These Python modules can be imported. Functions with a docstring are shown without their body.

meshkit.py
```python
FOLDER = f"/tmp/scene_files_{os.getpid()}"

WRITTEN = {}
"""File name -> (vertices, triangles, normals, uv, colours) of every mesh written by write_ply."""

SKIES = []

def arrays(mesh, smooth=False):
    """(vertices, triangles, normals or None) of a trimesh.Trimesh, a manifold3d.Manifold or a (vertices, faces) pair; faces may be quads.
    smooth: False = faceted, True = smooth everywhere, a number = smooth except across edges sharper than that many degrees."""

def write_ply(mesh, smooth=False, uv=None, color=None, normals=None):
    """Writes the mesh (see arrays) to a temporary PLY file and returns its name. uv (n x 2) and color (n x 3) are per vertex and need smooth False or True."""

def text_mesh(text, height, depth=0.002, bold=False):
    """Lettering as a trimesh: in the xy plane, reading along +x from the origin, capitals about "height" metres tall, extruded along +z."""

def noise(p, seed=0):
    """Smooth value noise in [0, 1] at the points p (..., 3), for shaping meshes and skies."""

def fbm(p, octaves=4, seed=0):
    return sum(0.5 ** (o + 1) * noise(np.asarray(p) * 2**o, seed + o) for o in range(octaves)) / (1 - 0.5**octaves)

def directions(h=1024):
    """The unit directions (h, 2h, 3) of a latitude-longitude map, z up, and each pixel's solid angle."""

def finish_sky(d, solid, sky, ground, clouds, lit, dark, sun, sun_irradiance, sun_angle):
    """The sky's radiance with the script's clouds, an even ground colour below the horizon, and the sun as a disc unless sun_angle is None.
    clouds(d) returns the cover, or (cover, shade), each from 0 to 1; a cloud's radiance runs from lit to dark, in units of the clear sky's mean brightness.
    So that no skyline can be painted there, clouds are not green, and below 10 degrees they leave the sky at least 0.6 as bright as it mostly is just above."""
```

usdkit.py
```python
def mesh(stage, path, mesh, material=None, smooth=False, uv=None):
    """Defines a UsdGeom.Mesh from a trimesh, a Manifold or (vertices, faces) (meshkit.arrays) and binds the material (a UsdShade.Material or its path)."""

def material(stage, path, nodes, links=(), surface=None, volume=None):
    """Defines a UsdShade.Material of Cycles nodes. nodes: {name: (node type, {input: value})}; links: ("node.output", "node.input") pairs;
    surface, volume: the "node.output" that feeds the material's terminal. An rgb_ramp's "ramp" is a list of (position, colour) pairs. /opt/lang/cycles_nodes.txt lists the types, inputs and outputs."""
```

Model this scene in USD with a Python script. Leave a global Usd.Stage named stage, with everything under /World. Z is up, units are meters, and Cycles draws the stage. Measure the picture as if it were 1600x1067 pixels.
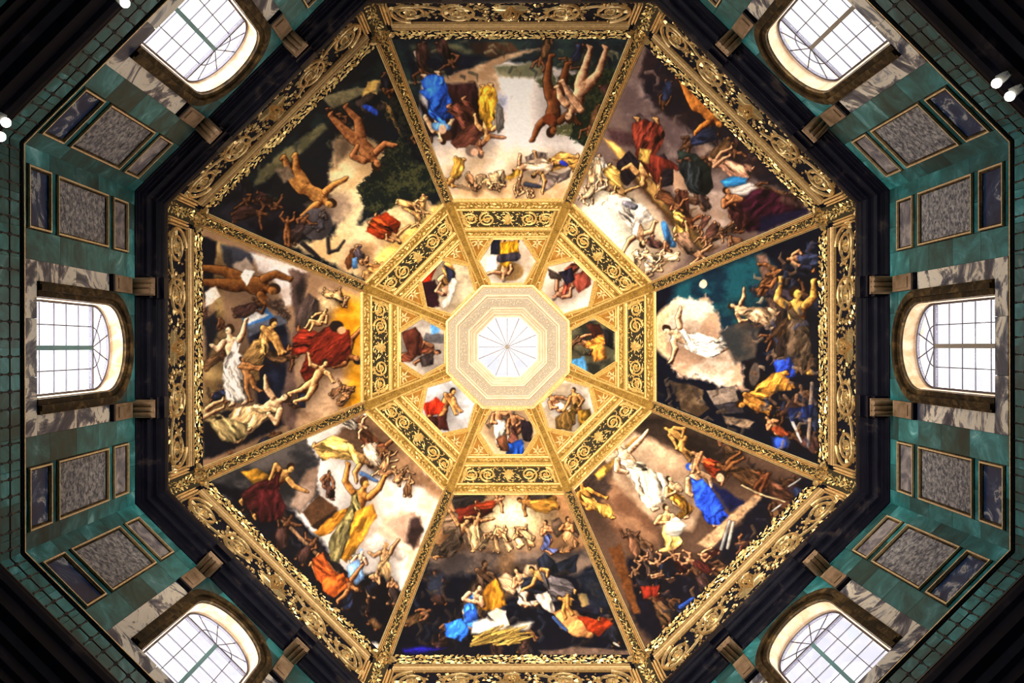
import math, numpy as np, trimesh, usdkit
from shapely.geometry import Polygon, box, Point, LineString
from shapely.ops import unary_union
from shapely import affinity
from pxr import Usd, UsdGeom, UsdLux, UsdShade, Gf, Sdf, Vt

stage = Usd.Stage.CreateInMemory()
UsdGeom.SetStageUpAxis(stage, 'Z'); UsdGeom.SetStageMetersPerUnit(stage, 1.0)
UsdGeom.Xform.Define(stage, '/World'); UsdGeom.Scope.Define(stage, '/World/Looks')
EYE = 1.6                      # eye height; the heights Z below are counted from the eye
FL = 1495.0                    # focal length of the view in pixels of a 1600 wide picture

# ------------------------------------------------------------------ camera: on the floor, looking straight up
cam = UsdGeom.Camera.Define(stage, '/World/camera')
cam.CreateHorizontalApertureAttr(36.0); cam.CreateVerticalApertureAttr(36.0*1067/1600)
cam.CreateFocalLengthAttr(36.0*FL/1600)
cam.CreateHorizontalApertureOffsetAttr(19.6*36/1600)
cam.CreateVerticalApertureOffsetAttr(8.5*36/1600)
cam.CreateClippingRangeAttr((0.1, 500.0))
ro = math.radians(0.12); co, si = math.cos(ro), math.sin(ro)
UsdGeom.Xformable(cam).AddTransformOp().Set(Gf.Matrix4d(co, si, 0, 0, si, -co, 0, 0, 0, 0, -1, 0, -0.48, 0.0, EYE, 1))
cam.CreateExposureAttr(0.22)

# ------------------------------------------------------------------ sky and daylight
sky = UsdLux.DomeLight.Define(stage, '/World/sky')
sky.CreateIntensityAttr(1.0)
skym = usdkit.material(stage, '/World/Looks/overcast_sky', {
    "t": ("texture_coordinate", {}), "n": ("noise_texture", {"scale": 9.0, "detail": 5.0, "roughness": .6}),
    "r": ("rgb_ramp", {"ramp": [(.3, (.80, .80, .95)), (.5, (1.0, 1.0, 1.06)), (.7, (1.15, 1.13, 1.1))]}),
    "b": ("background_shader", {"strength": 0.98})},
    [("t.generated", "n.vector"), ("n.fac", "r.fac"), ("r.color", "b.color")], surface="b.background")
UsdShade.MaterialBindingAPI.Apply(sky.GetPrim()).Bind(skym)
WIN_LIGHT, OCU_LIGHT, LAMP = 14.0, 9.0, 1.1

def rect_light(path, w, h, power, color, mat):
    l = UsdLux.RectLight.Define(stage, path)
    l.CreateWidthAttr(w); l.CreateHeightAttr(h); l.CreateIntensityAttr(power); l.CreateNormalizeAttr(False)
    l.CreateColorAttr(Gf.Vec3f(*color)); UsdGeom.Xformable(l).AddTransformOp().Set(mat)
    return l
for k in range(8):             # daylight outside each window
    m = Gf.Matrix4d().SetRotate(Gf.Rotation(Gf.Vec3d(0, 1, 0), 90)) * Gf.Matrix4d().SetTranslate(Gf.Vec3d(15.0, 0, 31.0+EYE)) * Gf.Matrix4d().SetRotate(Gf.Rotation(Gf.Vec3d(0, 0, 1), 45*k))
    side = [.72, .8, 1.0, 1.2, 1.35, 1.3, 1.0, .8][k]   # brighter daylight from the left
    rect_light('/World/daylight_%03d' % k, 6.6, 3.0, WIN_LIGHT*side, (1.0, .98, .96), m)
rect_light('/World/lantern_daylight', 3.3, 3.3, OCU_LIGHT, (1, .98, .94), Gf.Matrix4d().SetTranslate(Gf.Vec3d(0, 0, 59.4+EYE)))

# ------------------------------------------------------------------ helpers
def lin(h):
    c = np.array([int(h[i:i+2], 16) for i in (0, 2, 4)])/255.0
    return np.where(c <= .04045, c/12.92, ((c+.055)/1.055)**2.4)
USED = {}
def numbered(path):
    n = USED.get(path, 0); USED[path] = n+1
    return path if n == 0 else '%s_%03d' % (path, n)
def keys(p, label=None, cat=None, group=None, kind=None):
    for k, v in (('label', label), ('category', cat), ('group', group), ('kind', kind)):
        if v: p.SetCustomDataByKey(k, v)
    return p
def thing(name, label=None, cat=None, rot=0, group=None, kind=None):
    x = UsdGeom.Xform.Define(stage, numbered('/World/'+name))
    x.AddRotateZOp().Set(45.0*rot)
    return keys(x.GetPrim(), label, cat, group, kind)
def dup(src, rot, label, name=None):
    d = src.GetCustomData()
    base = name or src.GetName()
    x = UsdGeom.Xform.Define(stage, numbered('/World/'+base))
    p = x.GetPrim()
    p.GetReferences().AddInternalReference(src.GetPath()); p.SetInstanceable(True)
    x.ClearXformOpOrder(); x.AddRotateZOp().Set(45.0*rot)
    return keys(p, label, d.get('category'), d.get('group'), d.get('kind'))
def part(name, mesh, mat, parent=None, smooth=False, label=None, kind=None):
    path = numbered((str(parent.GetPath()) if parent else '/World')+'/'+name)
    m = usdkit.mesh(stage, path, mesh, mat, smooth)
    return keys(m.GetPrim(), label, None, None, kind)

class MB:
    """collects vertices and faces of ONE part"""
    def __init__(s): s.v, s.f, s.n = [], [], 0
    def add(s, v, f):
        v = np.asarray(v, float).reshape(-1, 3); f = np.asarray(f, int)
        if f.shape[1] == 4: f = np.vstack([f[:, [0, 1, 2]], f[:, [0, 2, 3]]])
        s.v.append(v); s.f.append(f+s.n); s.n += len(v)
        return s
    def mesh(s):
        return trimesh.Trimesh(np.vstack(s.v), np.vstack(s.f), process=False)

# ------------------------------------------------------------------ the dome: eight webs on a pointed arc
Z0, CC, RHO = 37.0, 7.68, 21.28
TAN = math.tan(math.pi/8)
zt = np.linspace(36.0, 55.4, 4000)
Rt = np.where(zt < Z0, RHO-CC, np.sqrt(RHO**2-(np.maximum(zt, Z0)-Z0)**2)-CC)
st = np.where(zt < Z0, zt-Z0, RHO*np.arcsin(np.clip((zt-Z0)/RHO, 0, 1)))
rt = FL*Rt/zt
def s_of(r): return np.interp(-np.asarray(r, float), -rt, st)          # view radius -> arc length up the web
def Z_of(s): s = np.asarray(s, float); return np.where(s < 0, Z0+s, Z0+RHO*np.sin(s/RHO))
def R_of(s): s = np.asarray(s, float); return np.where(s < 0, RHO-CC, RHO*np.cos(np.maximum(s, 0)/RHO)-CC)
def r_of(s): return FL*R_of(s)/Z_of(s)
def px(s): return Z_of(s)/FL                                            # metres per view pixel at arc length s
def M(s, t, h=0.0, mirror=False):
    """web coordinates (arc length, sideways metres, height off the web) -> world, for the web on the +x side"""
    s, t, h = np.broadcast_arrays(np.asarray(s, float), t, h)
    th = np.where(s < 0, 0, s/RHO)
    x = R_of(s)-h*np.cos(th); z = Z_of(s)-h*np.sin(th)+EYE
    p = np.stack([x, t, z], -1)
    return p
def rotz(p, k):
    a = math.radians(45.0*k); c, s_ = math.cos(a), math.sin(a)
    return np.stack([p[..., 0]*c-p[..., 1]*s_, p[..., 0]*s_+p[..., 1]*c, p[..., 2]], -1)
def edge(s): return R_of(s)*TAN
def strip(mb, path, w, prof, post=None, cap=True):
    """sweeps a raised profile [(across -1..1, height m)] along a path of (s, t) points"""
    path = np.asarray(path, float); n = len(path)
    w = np.broadcast_to(np.asarray(w, float), (n,))
    d = np.gradient(path, axis=0); d /= np.linalg.norm(d, axis=1, keepdims=True)+1e-9
    nn = np.stack([-d[:, 1], d[:, 0]], 1)
    prof = np.asarray(prof, float); m = len(prof)
    q = path[:, None]+nn[:, None]*(prof[None, :, :1]*w[:, None, None])
    hs = np.broadcast_to(prof[:, 1], (n, m))*np.minimum(1, w/max(w.max(), 1e-9)+.0)[:, None]
    p = M(q[..., 0], q[..., 1], hs)
    if post: p = post(p)
    i, j = np.meshgrid(np.arange(n-1), np.arange(m-1), indexing='ij')
    f = np.stack([i*m+j, i*m+j+1, (i+1)*m+j+1, (i+1)*m+j], -1).reshape(-1, 4)
    mb.add(p.reshape(-1, 3), f)
    if cap and m > 2:
        for b in (0, (n-1)*m):
            mb.add(p.reshape(-1, 3)[b:b+m], [[0, a, a+1] for a in range(1, m-1)])
ROUND = [(-1, -.02), (-.7, .06), (0, .09), (.7, .06), (1, -.02)]
LEAF = np.array([[0, 0, 0], [.3, -.5, 0], [.3, .5, 0], [.68, -.36, .02], [.68, .36, .02], [1, 0, .25], [.32, 0, 1], [.7, 0, .8]])
LEAF_F = np.array([[0, 1, 6], [0, 6, 2], [1, 3, 7], [1, 7, 6], [6, 7, 4], [6, 4, 2], [3, 5, 7], [7, 5, 4]])
def leaves(mb, s, t, ang, ln, wd, h, post=None):
    s, t, ang, ln, wd, h = [np.asarray(a, float).ravel() for a in np.broadcast_arrays(s, t, ang, ln, wd, h)]
    c, si_ = np.cos(ang), np.sin(ang)
    a = LEAF[None, :, 0]*ln[:, None]; b = LEAF[None, :, 1]*wd[:, None]
    S_ = s[:, None]+a*c[:, None]-b*si_[:, None]; T_ = t[:, None]+a*si_[:, None]+b*c[:, None]
    H_ = LEAF[None, :, 2]*h[:, None]+.005
    p = M(S_, T_, H_)
    if post: p = post(p)
    n = len(s)
    f = (LEAF_F[None]+8*np.arange(n)[:, None, None]).reshape(-1, 3)
    mb.add(p.reshape(-1, 3), f)
def spiral(s0, t0, rad, start, turns, sign, end=.22, n=54):
    u = np.linspace(0, 1, n); a = start+sign*turns*2*math.pi*u; rr = rad*(1-(1-end)*u**.85)
    return np.stack([s0+rr*np.sin(a), t0+rr*np.cos(a)], 1), a
# ------------------------------------------------------------------ materials
def mat(name, nodes, links, surface="p.BSDF"): return usdkit.material(stage, '/World/Looks/'+name, nodes, links, surface=surface)
POS = ("geometry", {})
def plain(name, c, rough=.5, **kw):
    return mat(name, {"p": ("principled_bsdf", {"base_color": c, "roughness": rough, **kw})}, [])
def stone(name, scale, ramp, detail=6, dist=0., rough=.35, vary=.0, bump=0., stretch=(1, 1, 1), spec=.22):
    """noise-ramped stone with tone changing from slab to slab"""
    n = {"g": POS, "mp": ("mapping", {"scale": stretch}), "o": ("object_info", {}), "sh": ("vector_math", {"math_type": "multiply_add", "vector2": (37., 53., 71.)}),
         "n": ("noise_texture", {"scale": scale, "detail": detail, "roughness": .62, "distortion": dist}),
         "r": ("rgb_ramp", {"ramp": ramp}), "mr": ("map_range", {"to_min": 1-vary, "to_max": 1+vary}),
         "hv": ("hsv", {}), "p": ("principled_bsdf", {"roughness": rough, "specular_ior_level": spec})}
    l = [("g.position", "mp.vector"), ("o.random", "sh.vector1"), ("mp.vector", "sh.vector3"), ("sh.vector", "n.vector"), ("n.fac", "r.fac"), ("o.random", "mr.value"),
         ("r.color", "hv.color"), ("mr.result", "hv.value"), ("hv.color", "p.base_color")]
    if bump:
        n["b"] = ("bump", {"strength": bump, "distance": .02}); l += [("n.fac", "b.height"), ("b.normal", "p.normal")]
    return mat(name, n, l)
def gold(name, c, rough=.38, metal=.75, bump=.25):
    return mat(name, {"g": POS, "n": ("noise_texture", {"scale": 9., "detail": 3.}),
        "r": ("rgb_ramp", {"ramp": [(.3, tuple(np.array(c)*.72)), (.7, tuple(np.array(c)*1.15))]}),
        "b": ("bump", {"strength": bump, "distance": .02}),
        "p": ("principled_bsdf", {"roughness": rough, "metallic": metal})},
        [("g.position", "n.vector"), ("n.fac", "r.fac"), ("r.color", "p.base_color"), ("n.fac", "b.height"), ("b.normal", "p.normal")])
m_green = stone('green_marble', .8, [(.25, (.003, .03, .034)), (.43, (.008, .075, .075)), (.55, (.016, .125, .13)), (.64, (.05, .20, .21)), (.72, (.20, .38, .37))], dist=1.0, rough=.35, vary=.62, spec=.14)
m_breccia = stone('breccia_marble', .5, [(.3, (.02, .024, .045)), (.42, (.05, .055, .08)), (.47, (.16, .15, .16)), (.5, (.30, .27, .25)), (.515, (.68, .59, .46)), (.6, (.74, .66, .54)), (.68, (.25, .24, .25))], dist=2.2, rough=.35, detail=9, spec=.14)
m_grey = stone('grey_granite', 6.5, [(.3, (.02, .024, .045)), (.42, (.08, .08, .095)), (.52, (.21, .20, .20)), (.62, (.36, .33, .31)), (.72, (.5, .45, .41))], dist=.5, rough=.45, detail=10, vary=.12, spec=.12)
m_blue = stone('blue_lapis_marble', .9, [(.3, (.006, .014, .045)), (.5, (.012, .032, .085)), (.56, (.05, .08, .14)), (.6, (.4, .38, .36)), (.64, (.04, .06, .10))], dist=1.6, rough=.35, detail=9, spec=.12)
m_pink = stone('mauve_marble', 1.4, [(.3, (.03, .035, .06)), (.45, (.14, .125, .14)), (.6, (.3, .26, .25)), (.7, (.5, .44, .39))], dist=1.2, rough=.4, detail=9, spec=.12)
m_brown = stone('brown_marble', 1.6, [(.3, (.012, .009, .005)), (.5, (.04, .024, .010)), (.65, (.12, .07, .025)), (.8, (.18, .12, .06))], dist=1.2, rough=.6, spec=.06)
m_tan = stone('tan_stone', 1.5, [(.3, (.12, .07, .035)), (.6, (.3, .19, .11)), (.8, (.4, .28, .18))], rough=.6, spec=.1)
m_cream = stone('honey_marble', 1.3, [(.35, (.36, .21, .10)), (.5, (.46, .31, .19)), (.7, (.55, .43, .32))], rough=.8, dist=1., spec=.1)
m_ring = stone('cream_stucco', 2.0, [(.35, (.74, .58, .40)), (.6, (.82, .68, .50))], rough=.8, spec=.1)
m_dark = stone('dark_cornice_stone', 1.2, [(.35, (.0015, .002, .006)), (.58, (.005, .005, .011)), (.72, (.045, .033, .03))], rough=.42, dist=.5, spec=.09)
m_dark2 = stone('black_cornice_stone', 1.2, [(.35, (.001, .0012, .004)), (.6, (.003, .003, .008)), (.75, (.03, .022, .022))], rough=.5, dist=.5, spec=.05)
m_frame = gold('bronze_gilt_frame', (.66, .49, .27), .4, .4)
m_lead = plain('glazing_lead', (.035, .03, .05), .5)
m_teal = plain('teal_paint', (.09, .27, .29), .45)
m_greywood = plain('weathered_grey_paint', (.24, .2, .16), .5)
m_iron = plain('wrought_iron', (.008, .008, .012), .4, metallic=.5)
m_pane = mat('window_glass', {"t": ("transparent_bsdf", {"color": (.97, .97, .98)}), "g": ("glossy_bsdf", {"color": (.9, .9, .9), "roughness": .03}), "m": ("mix_closure", {"fac": .05})},
     [("t.BSDF", "m.closure1"), ("g.BSDF", "m.closure2")], surface="m.closure")
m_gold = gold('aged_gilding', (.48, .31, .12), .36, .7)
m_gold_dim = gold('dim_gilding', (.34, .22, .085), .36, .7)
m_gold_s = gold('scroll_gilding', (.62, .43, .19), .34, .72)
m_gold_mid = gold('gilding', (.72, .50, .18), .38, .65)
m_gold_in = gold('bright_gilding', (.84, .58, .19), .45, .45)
m_goldline = gold('gilt_moulding', (.90, .62, .27), .36, .45, .05)
m_frieze_line = gold('brown_gilt_moulding', (.50, .31, .12), .5, .3, .05)
m_rust = plain('red_brown_bole', (.16, .075, .02), .5)
m_bed = plain('dark_blue_black_ground', (.004, .005, .011), .7, specular_ior_level=.08)
m_bed_in = stone('ochre_ground', 3., [(.3, (.17, .085, .012)), (.6, (.36, .20, .035))], rough=.6)
m_bed_olive = plain('olive_black_ground', (.04, .032, .018), .7, specular_ior_level=.1)
m_orange = stone('orange_ochre_ground', 2.5, [(.3, (.26, .10, .012)), (.6, (.45, .2, .03)), (.8, (.55, .28, .05))], rough=.6)
m_pale = gold('pale_gilding', (.90, .70, .33), .5, .25)
m_greyrelief = plain('grey_stucco', (.47, .39, .29), .8)
m_paint = mat('fresco_paint', {"a": ("attribute", {"attribute": "paint"}), "g": POS, "n": ("noise_texture", {"scale": 6., "detail": 4.}), "mr": ("map_range", {"from_min": .3, "from_max": .7, "to_min": .94, "to_max": 1.05}),
     "hv": ("hsv", {}), "p": ("principled_bsdf", {"roughness": .75, "specular_ior_level": .12})},
     [("a.color", "hv.color"), ("g.position", "n.vector"), ("n.fac", "mr.value"), ("mr.result", "hv.value"), ("hv.color", "p.base_color")])
m_floor = stone('floor_marble', .4, [(.35, (.12, .1, .09)), (.6, (.3, .26, .22))], rough=.3)
m_lamp = mat('lamp_lens', {"e": ("emission", {"color": (1, .95, .85), "strength": 3.0})}, [], surface="e.emission")
m_white = plain('white_lamp_body', (.6, .58, .52), .4)

# ------------------------------------------------------------------ the octagonal walls
RW = 14.0
HALF = RW*TAN
SIDE = ['right', 'lower_right', 'bottom', 'lower_left', 'left', 'upper_left', 'top', 'upper_right']
WORD = [x.replace('_', ' ') for x in SIDE]
def ext(poly, inn, out, R=RW):
    """a polygon in (sideways, height) of the wall, from inn metres proud of the wall face to out metres behind it"""
    res = []
    for g in (getattr(poly, 'geoms', [poly])):
        if g.is_empty or g.area < 1e-4: continue
        m = trimesh.creation.extrude_polygon(g, inn+out, engine='earcut')
        v = np.array(m.vertices)
        res.append(trimesh.Trimesh(np.stack([R-inn+v[:, 2], v[:, 0], v[:, 1]+EYE], 1), m.faces, process=False))
    m = trimesh.util.concatenate(res) if len(res) > 1 else res[0]
    return m
def arch(hw, z0, zs, n=20):
    a = np.linspace(0, math.pi, n)
    return Polygon([(-hw, z0), (hw, z0)]+[(hw*math.cos(x), zs+hw*math.sin(x)) for x in a])
def bar(p0, p1, w): return LineString([p0, p1]).buffer(w/2, cap_style=2)
OPEN = arch(1.5, 27.83, 32.9)                     # opening in the wall
CASE = arch(1.95, 27.83, 32.9).union(arch(1.95, 27.83, 33.1))
panel_boxes = []
for sg in (-1, 1):
    a, b = sorted((sg*3.42, sg*5.28))
    panel_boxes += [(box(a, 27.3, b, 28.72), 'blue'), (box(a, 29.1, b, 32.9), 'grey'), (box(a, 33.3, b, 34.65), 'pink')]
surround = [box(-2.55, 27.83, -1.95, 33.0), box(1.95, 27.83, 2.55, 33.0), box(-2.55, 27.1, 2.55, 27.83)]
brackets = [box(-2.55, 33.05, -1.97, 34.85), box(1.97, 33.05, 2.55, 34.85)]

def build_wall(name, label):
    w = thing(name, label, 'wall', 0, None, 'structure')
    core = box(-HALF-.06, -EYE, HALF+.06, 37.4).difference(OPEN)
    part('wall_core', ext(core, 0, .45), m_green, w)
    # green marble slabs between the panels
    free = box(-HALF, 24.6, HALF, 35.5).difference(unary_union([p for p, _ in panel_boxes]+surround+brackets+[CASE]))
    ts = [-HALF, -5.28, -4.35, -3.42, -2.55, -1.2, 0, 1.2, 2.55, 3.42, 4.35, 5.28, HALF]
    za, zb = [24.6, 25.8, 27.1, 28.72, 30.5, 32.2, 33.7, 35.5], [24.6, 25.8, 27.1, 29.4, 31.3, 33.0, 34.65, 35.5]
    for j in range(len(ts)-1):
        zs = za if j % 2 else zb
        for i in range(len(zs)-1):
            pc = free.intersection(box(ts[j], zs[i], ts[j+1], zs[i+1]))
            for g in getattr(pc, 'geoms', [pc]):
                if g.area < .02: continue
                g = g.buffer(-.006, join_style=2)
                for q in getattr(g, 'geoms', [g]):
                    if q.is_empty or q.geom_type != 'Polygon' or q.area < .01: continue
                    part('marble_slab', ext(q, .03+.003*((i*3+j) % 3), 0), m_green, w)
    for p, kind in panel_boxes:
        x0, z0, x1, z1 = p.bounds
        ip = part('inlaid_panel', ext(p.buffer(-.11, join_style=2), .015, 0), {'blue': m_blue, 'grey': m_grey, 'pink': m_pink}[kind], w)
        ring = lambda a, b, h: ext(p.buffer(-a, join_style=2).difference(p.buffer(-b, join_style=2)), h, 0)
        fr = trimesh.util.concatenate([ring(0, .03, .06), ring(.08, .13, .05)])
        part('panel_frame', fr, m_brown, ip); part('gilt_fillet', ring(.03, .08, .12), m_frame, ip)
    for s_ in surround[:2]:
        x0, z0, x1, z1 = s_.bounds; zc = [z0, z0+2.6, z1]
        for i in range(2):
            part('surround_slab', ext(box(x0, zc[i], x1, zc[i+1]).buffer(-.006, join_style=2), .07, 0), m_breccia, w)
    x0, z0, x1, z1 = surround[2].bounds
    for i in range(3):
        part('surround_slab', ext(box(x0+i*(x1-x0)/3, z0, x0+(i+1)*(x1-x0)/3, z1).buffer(-.006, join_style=2), .07, 0), m_breccia, w)
    for b in brackets:
        x0, z0, x1, z1 = b.bounds; c = (x0+x1)/2
        mb = MB()
        m = ext(box(x0, z0+.15, x1, z1), .16, 0); mb.add(m.vertices, m.faces)
        m = ext(box(x0+.1, z0+.5, x1-.1, z1-.3), .2, 0); mb.add(m.vertices, m.faces)
        bl = part('bracket', mb.mesh(), m_tan, w)
        part('bracket_foot', ext(box(x0, z0, x1, z0+.15), .2, 0), m_dark, bl)
        sc = MB()                                   # the console's ribbed scroll under the cornice
        for q in range(3):
            cy = x0+.1+q*.19
            m = trimesh.creation.cylinder(.1, .95, sections=10); m.apply_transform(trimesh.transformations.rotation_matrix(math.pi/2, [0, 1, 0]))
            m.apply_transform(trimesh.transformations.rotation_matrix(-.35, [0, 1, 0]))
            m.apply_translation((RW-.42, cy, 35.05+EYE)); sc.add(m.vertices, m.faces)
        m = trimesh.creation.box((.7, .66, .14)); m.apply_translation((RW-.40, c, 35.42+EYE)); sc.add(m.vertices, m.faces)
        part('bracket_scroll', sc.mesh(), m_tan, bl, 40)
    return w
wall0 = build_wall('wall_right', 'right-hand green marble wall with inlaid grey panels around an arched window')
for k in range(1, 8):
    dup(wall0, k, '%s green marble wall with inlaid grey panels around an arched window' % WORD[k], 'wall_'+SIDE[k])

# ------------------------------------------------------------------ the windows
def build_window(label, mul, rot):
    w = thing('window_%d' % (rot+1), label, 'window', rot, None, 'structure')
    cs = MB()
    for a, b, h in ((1.95, 1.85, .16), (1.85, 1.68, .22), (1.68, 1.5, .1)):
        m = ext(arch(a, 27.83, 33.0).difference(arch(b, 27.5, 32.9+(b-1.5)*.3)), h, 0); cs.add(m.vertices, m.faces)
    part('casing', cs.mesh(), m_brown, w)
    part('reveal', ext(arch(1.52, 27.75, 32.9).difference(arch(1.47, 27.83, 32.9)), -.005, .72), m_cream, w)
    RG = 14.5
    G = arch(1.47, 27.8, 32.84)
    part('frame', ext(G.difference(arch(1.40, 27.9, 32.84)), .05, .05, RG), m_lead, w)
    part('mullion', ext(box(-.07, 27.9, .07, 32.8), .07, .05, RG), mul, w)
    part('transom', ext(box(-1.41, 32.79, 1.41, 32.89), .07, .05, RG), m_lead, w)
    rows = [27.9, 29.13, 30.1, 30.95, 31.85, 32.79]; cols = [-1.4, -.72, 0, .72, 1.4]
    for z in rows[1:-1]:
        part('glazing_bar', ext(box(-1.41, z-.017, 1.41, z+.017), .014, .014, RG), m_lead, w)
    for x in (-.72, .72):
        part('glazing_bar', ext(box(x-.014, 27.9, x+.014, 32.8), .012, .012, RG), m_lead, w)
    C = Point(0, 32.89)
    for a in (36, 72, 108, 144):
        ca, sa = math.cos(math.radians(a)), math.sin(math.radians(a))
        part('fan_bar', ext(bar((.05*ca, 32.89+.05*sa), (1.42*ca, 32.84+1.42*sa), .036), .014, .014, RG), m_lead, w)
    half = box(-2, 32.88, 2, 36)
    part('fan_arc', ext(C.buffer(.72, 24).difference(C.buffer(.68, 24)).intersection(half), .014, .014, RG), m_lead, w)
    for i in range(5):
        for j in range(4):
            part('pane', ext(box(cols[j], rows[i], cols[j+1], rows[i+1]).buffer(-.012, join_style=2), .004, .004, RG), m_pane, w)
    for q in range(5):
        a0, a1 = math.radians(36*q), math.radians(36*q+36)
        wedge = Polygon([(0, 32.89)]+[(2*math.cos(a), 32.89+2*math.sin(a)) for a in np.linspace(a0, a1, 5)])
        for pc in (C.buffer(.7), arch(1.41, 30, 32.84).difference(C.buffer(.7))):
            g = wedge.intersection(pc).intersection(half).buffer(-.01)
            part('pane', ext(g, .004, .004, RG), m_pane, w)
    return w
def wlabel(k): return 'arched %s window of many clear panes with a fan of bars at its head' % WORD[k]
wA = build_window(wlabel(0), m_greywood, 0)
wB = build_window(wlabel(4), m_teal, 4)
for k in (7,): dup(wA, k, wlabel(k), 'window_%d' % (k+1))
for k in (1, 2, 3, 5, 6): dup(wB, k, wlabel(k), 'window_%d' % (k+1))

# ------------------------------------------------------------------ cornices, gallery, floor
def ring8(mb, prof):
    a = math.pi/8+np.arange(8)*math.pi/4
    P = np.array(prof, float); n = len(P)
    v = np.stack([P[:, None, 0]/math.cos(math.pi/8)*np.cos(a), P[:, None, 0]/math.cos(math.pi/8)*np.sin(a), np.repeat(P[:, 1:2]+EYE, 8, 1)], -1)
    # separate vertices for every face keep the edges crisp
    for i in range(n-1):
        for j in range(8):
            j2 = (j+1) % 8
            mb.add([v[i, j], v[i, j2], v[i+1, j2], v[i+1, j]], [[0, 1, 2, 3]])
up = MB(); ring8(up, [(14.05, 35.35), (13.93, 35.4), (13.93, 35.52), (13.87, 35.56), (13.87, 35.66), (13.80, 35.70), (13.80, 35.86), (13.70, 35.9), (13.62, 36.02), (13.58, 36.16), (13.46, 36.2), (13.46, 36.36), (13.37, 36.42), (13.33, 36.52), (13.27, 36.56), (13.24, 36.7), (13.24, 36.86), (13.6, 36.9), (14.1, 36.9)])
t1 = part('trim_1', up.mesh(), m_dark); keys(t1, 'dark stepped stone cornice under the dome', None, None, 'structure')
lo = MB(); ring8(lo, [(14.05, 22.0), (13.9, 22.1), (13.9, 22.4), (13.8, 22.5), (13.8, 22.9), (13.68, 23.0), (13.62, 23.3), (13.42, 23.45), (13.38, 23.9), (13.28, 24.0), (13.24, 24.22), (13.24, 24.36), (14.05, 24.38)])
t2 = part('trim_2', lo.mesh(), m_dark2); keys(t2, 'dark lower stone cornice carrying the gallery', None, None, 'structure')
fl = MB(); ring8(fl, [(14.3, -EYE), (.01, -EYE)])
keys(part('floor', fl.mesh(), m_floor), 'pale marble floor of the octagonal hall', None, None, 'structure')
# breaks of the upper cornice over the brackets
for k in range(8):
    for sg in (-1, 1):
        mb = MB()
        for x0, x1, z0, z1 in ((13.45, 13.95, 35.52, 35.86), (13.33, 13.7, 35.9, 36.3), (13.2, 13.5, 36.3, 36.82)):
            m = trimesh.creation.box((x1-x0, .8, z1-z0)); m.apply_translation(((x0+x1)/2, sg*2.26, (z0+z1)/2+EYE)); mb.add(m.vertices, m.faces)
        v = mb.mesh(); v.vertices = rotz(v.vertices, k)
        part('cornice_break', v, m_dark, t1)

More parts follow.
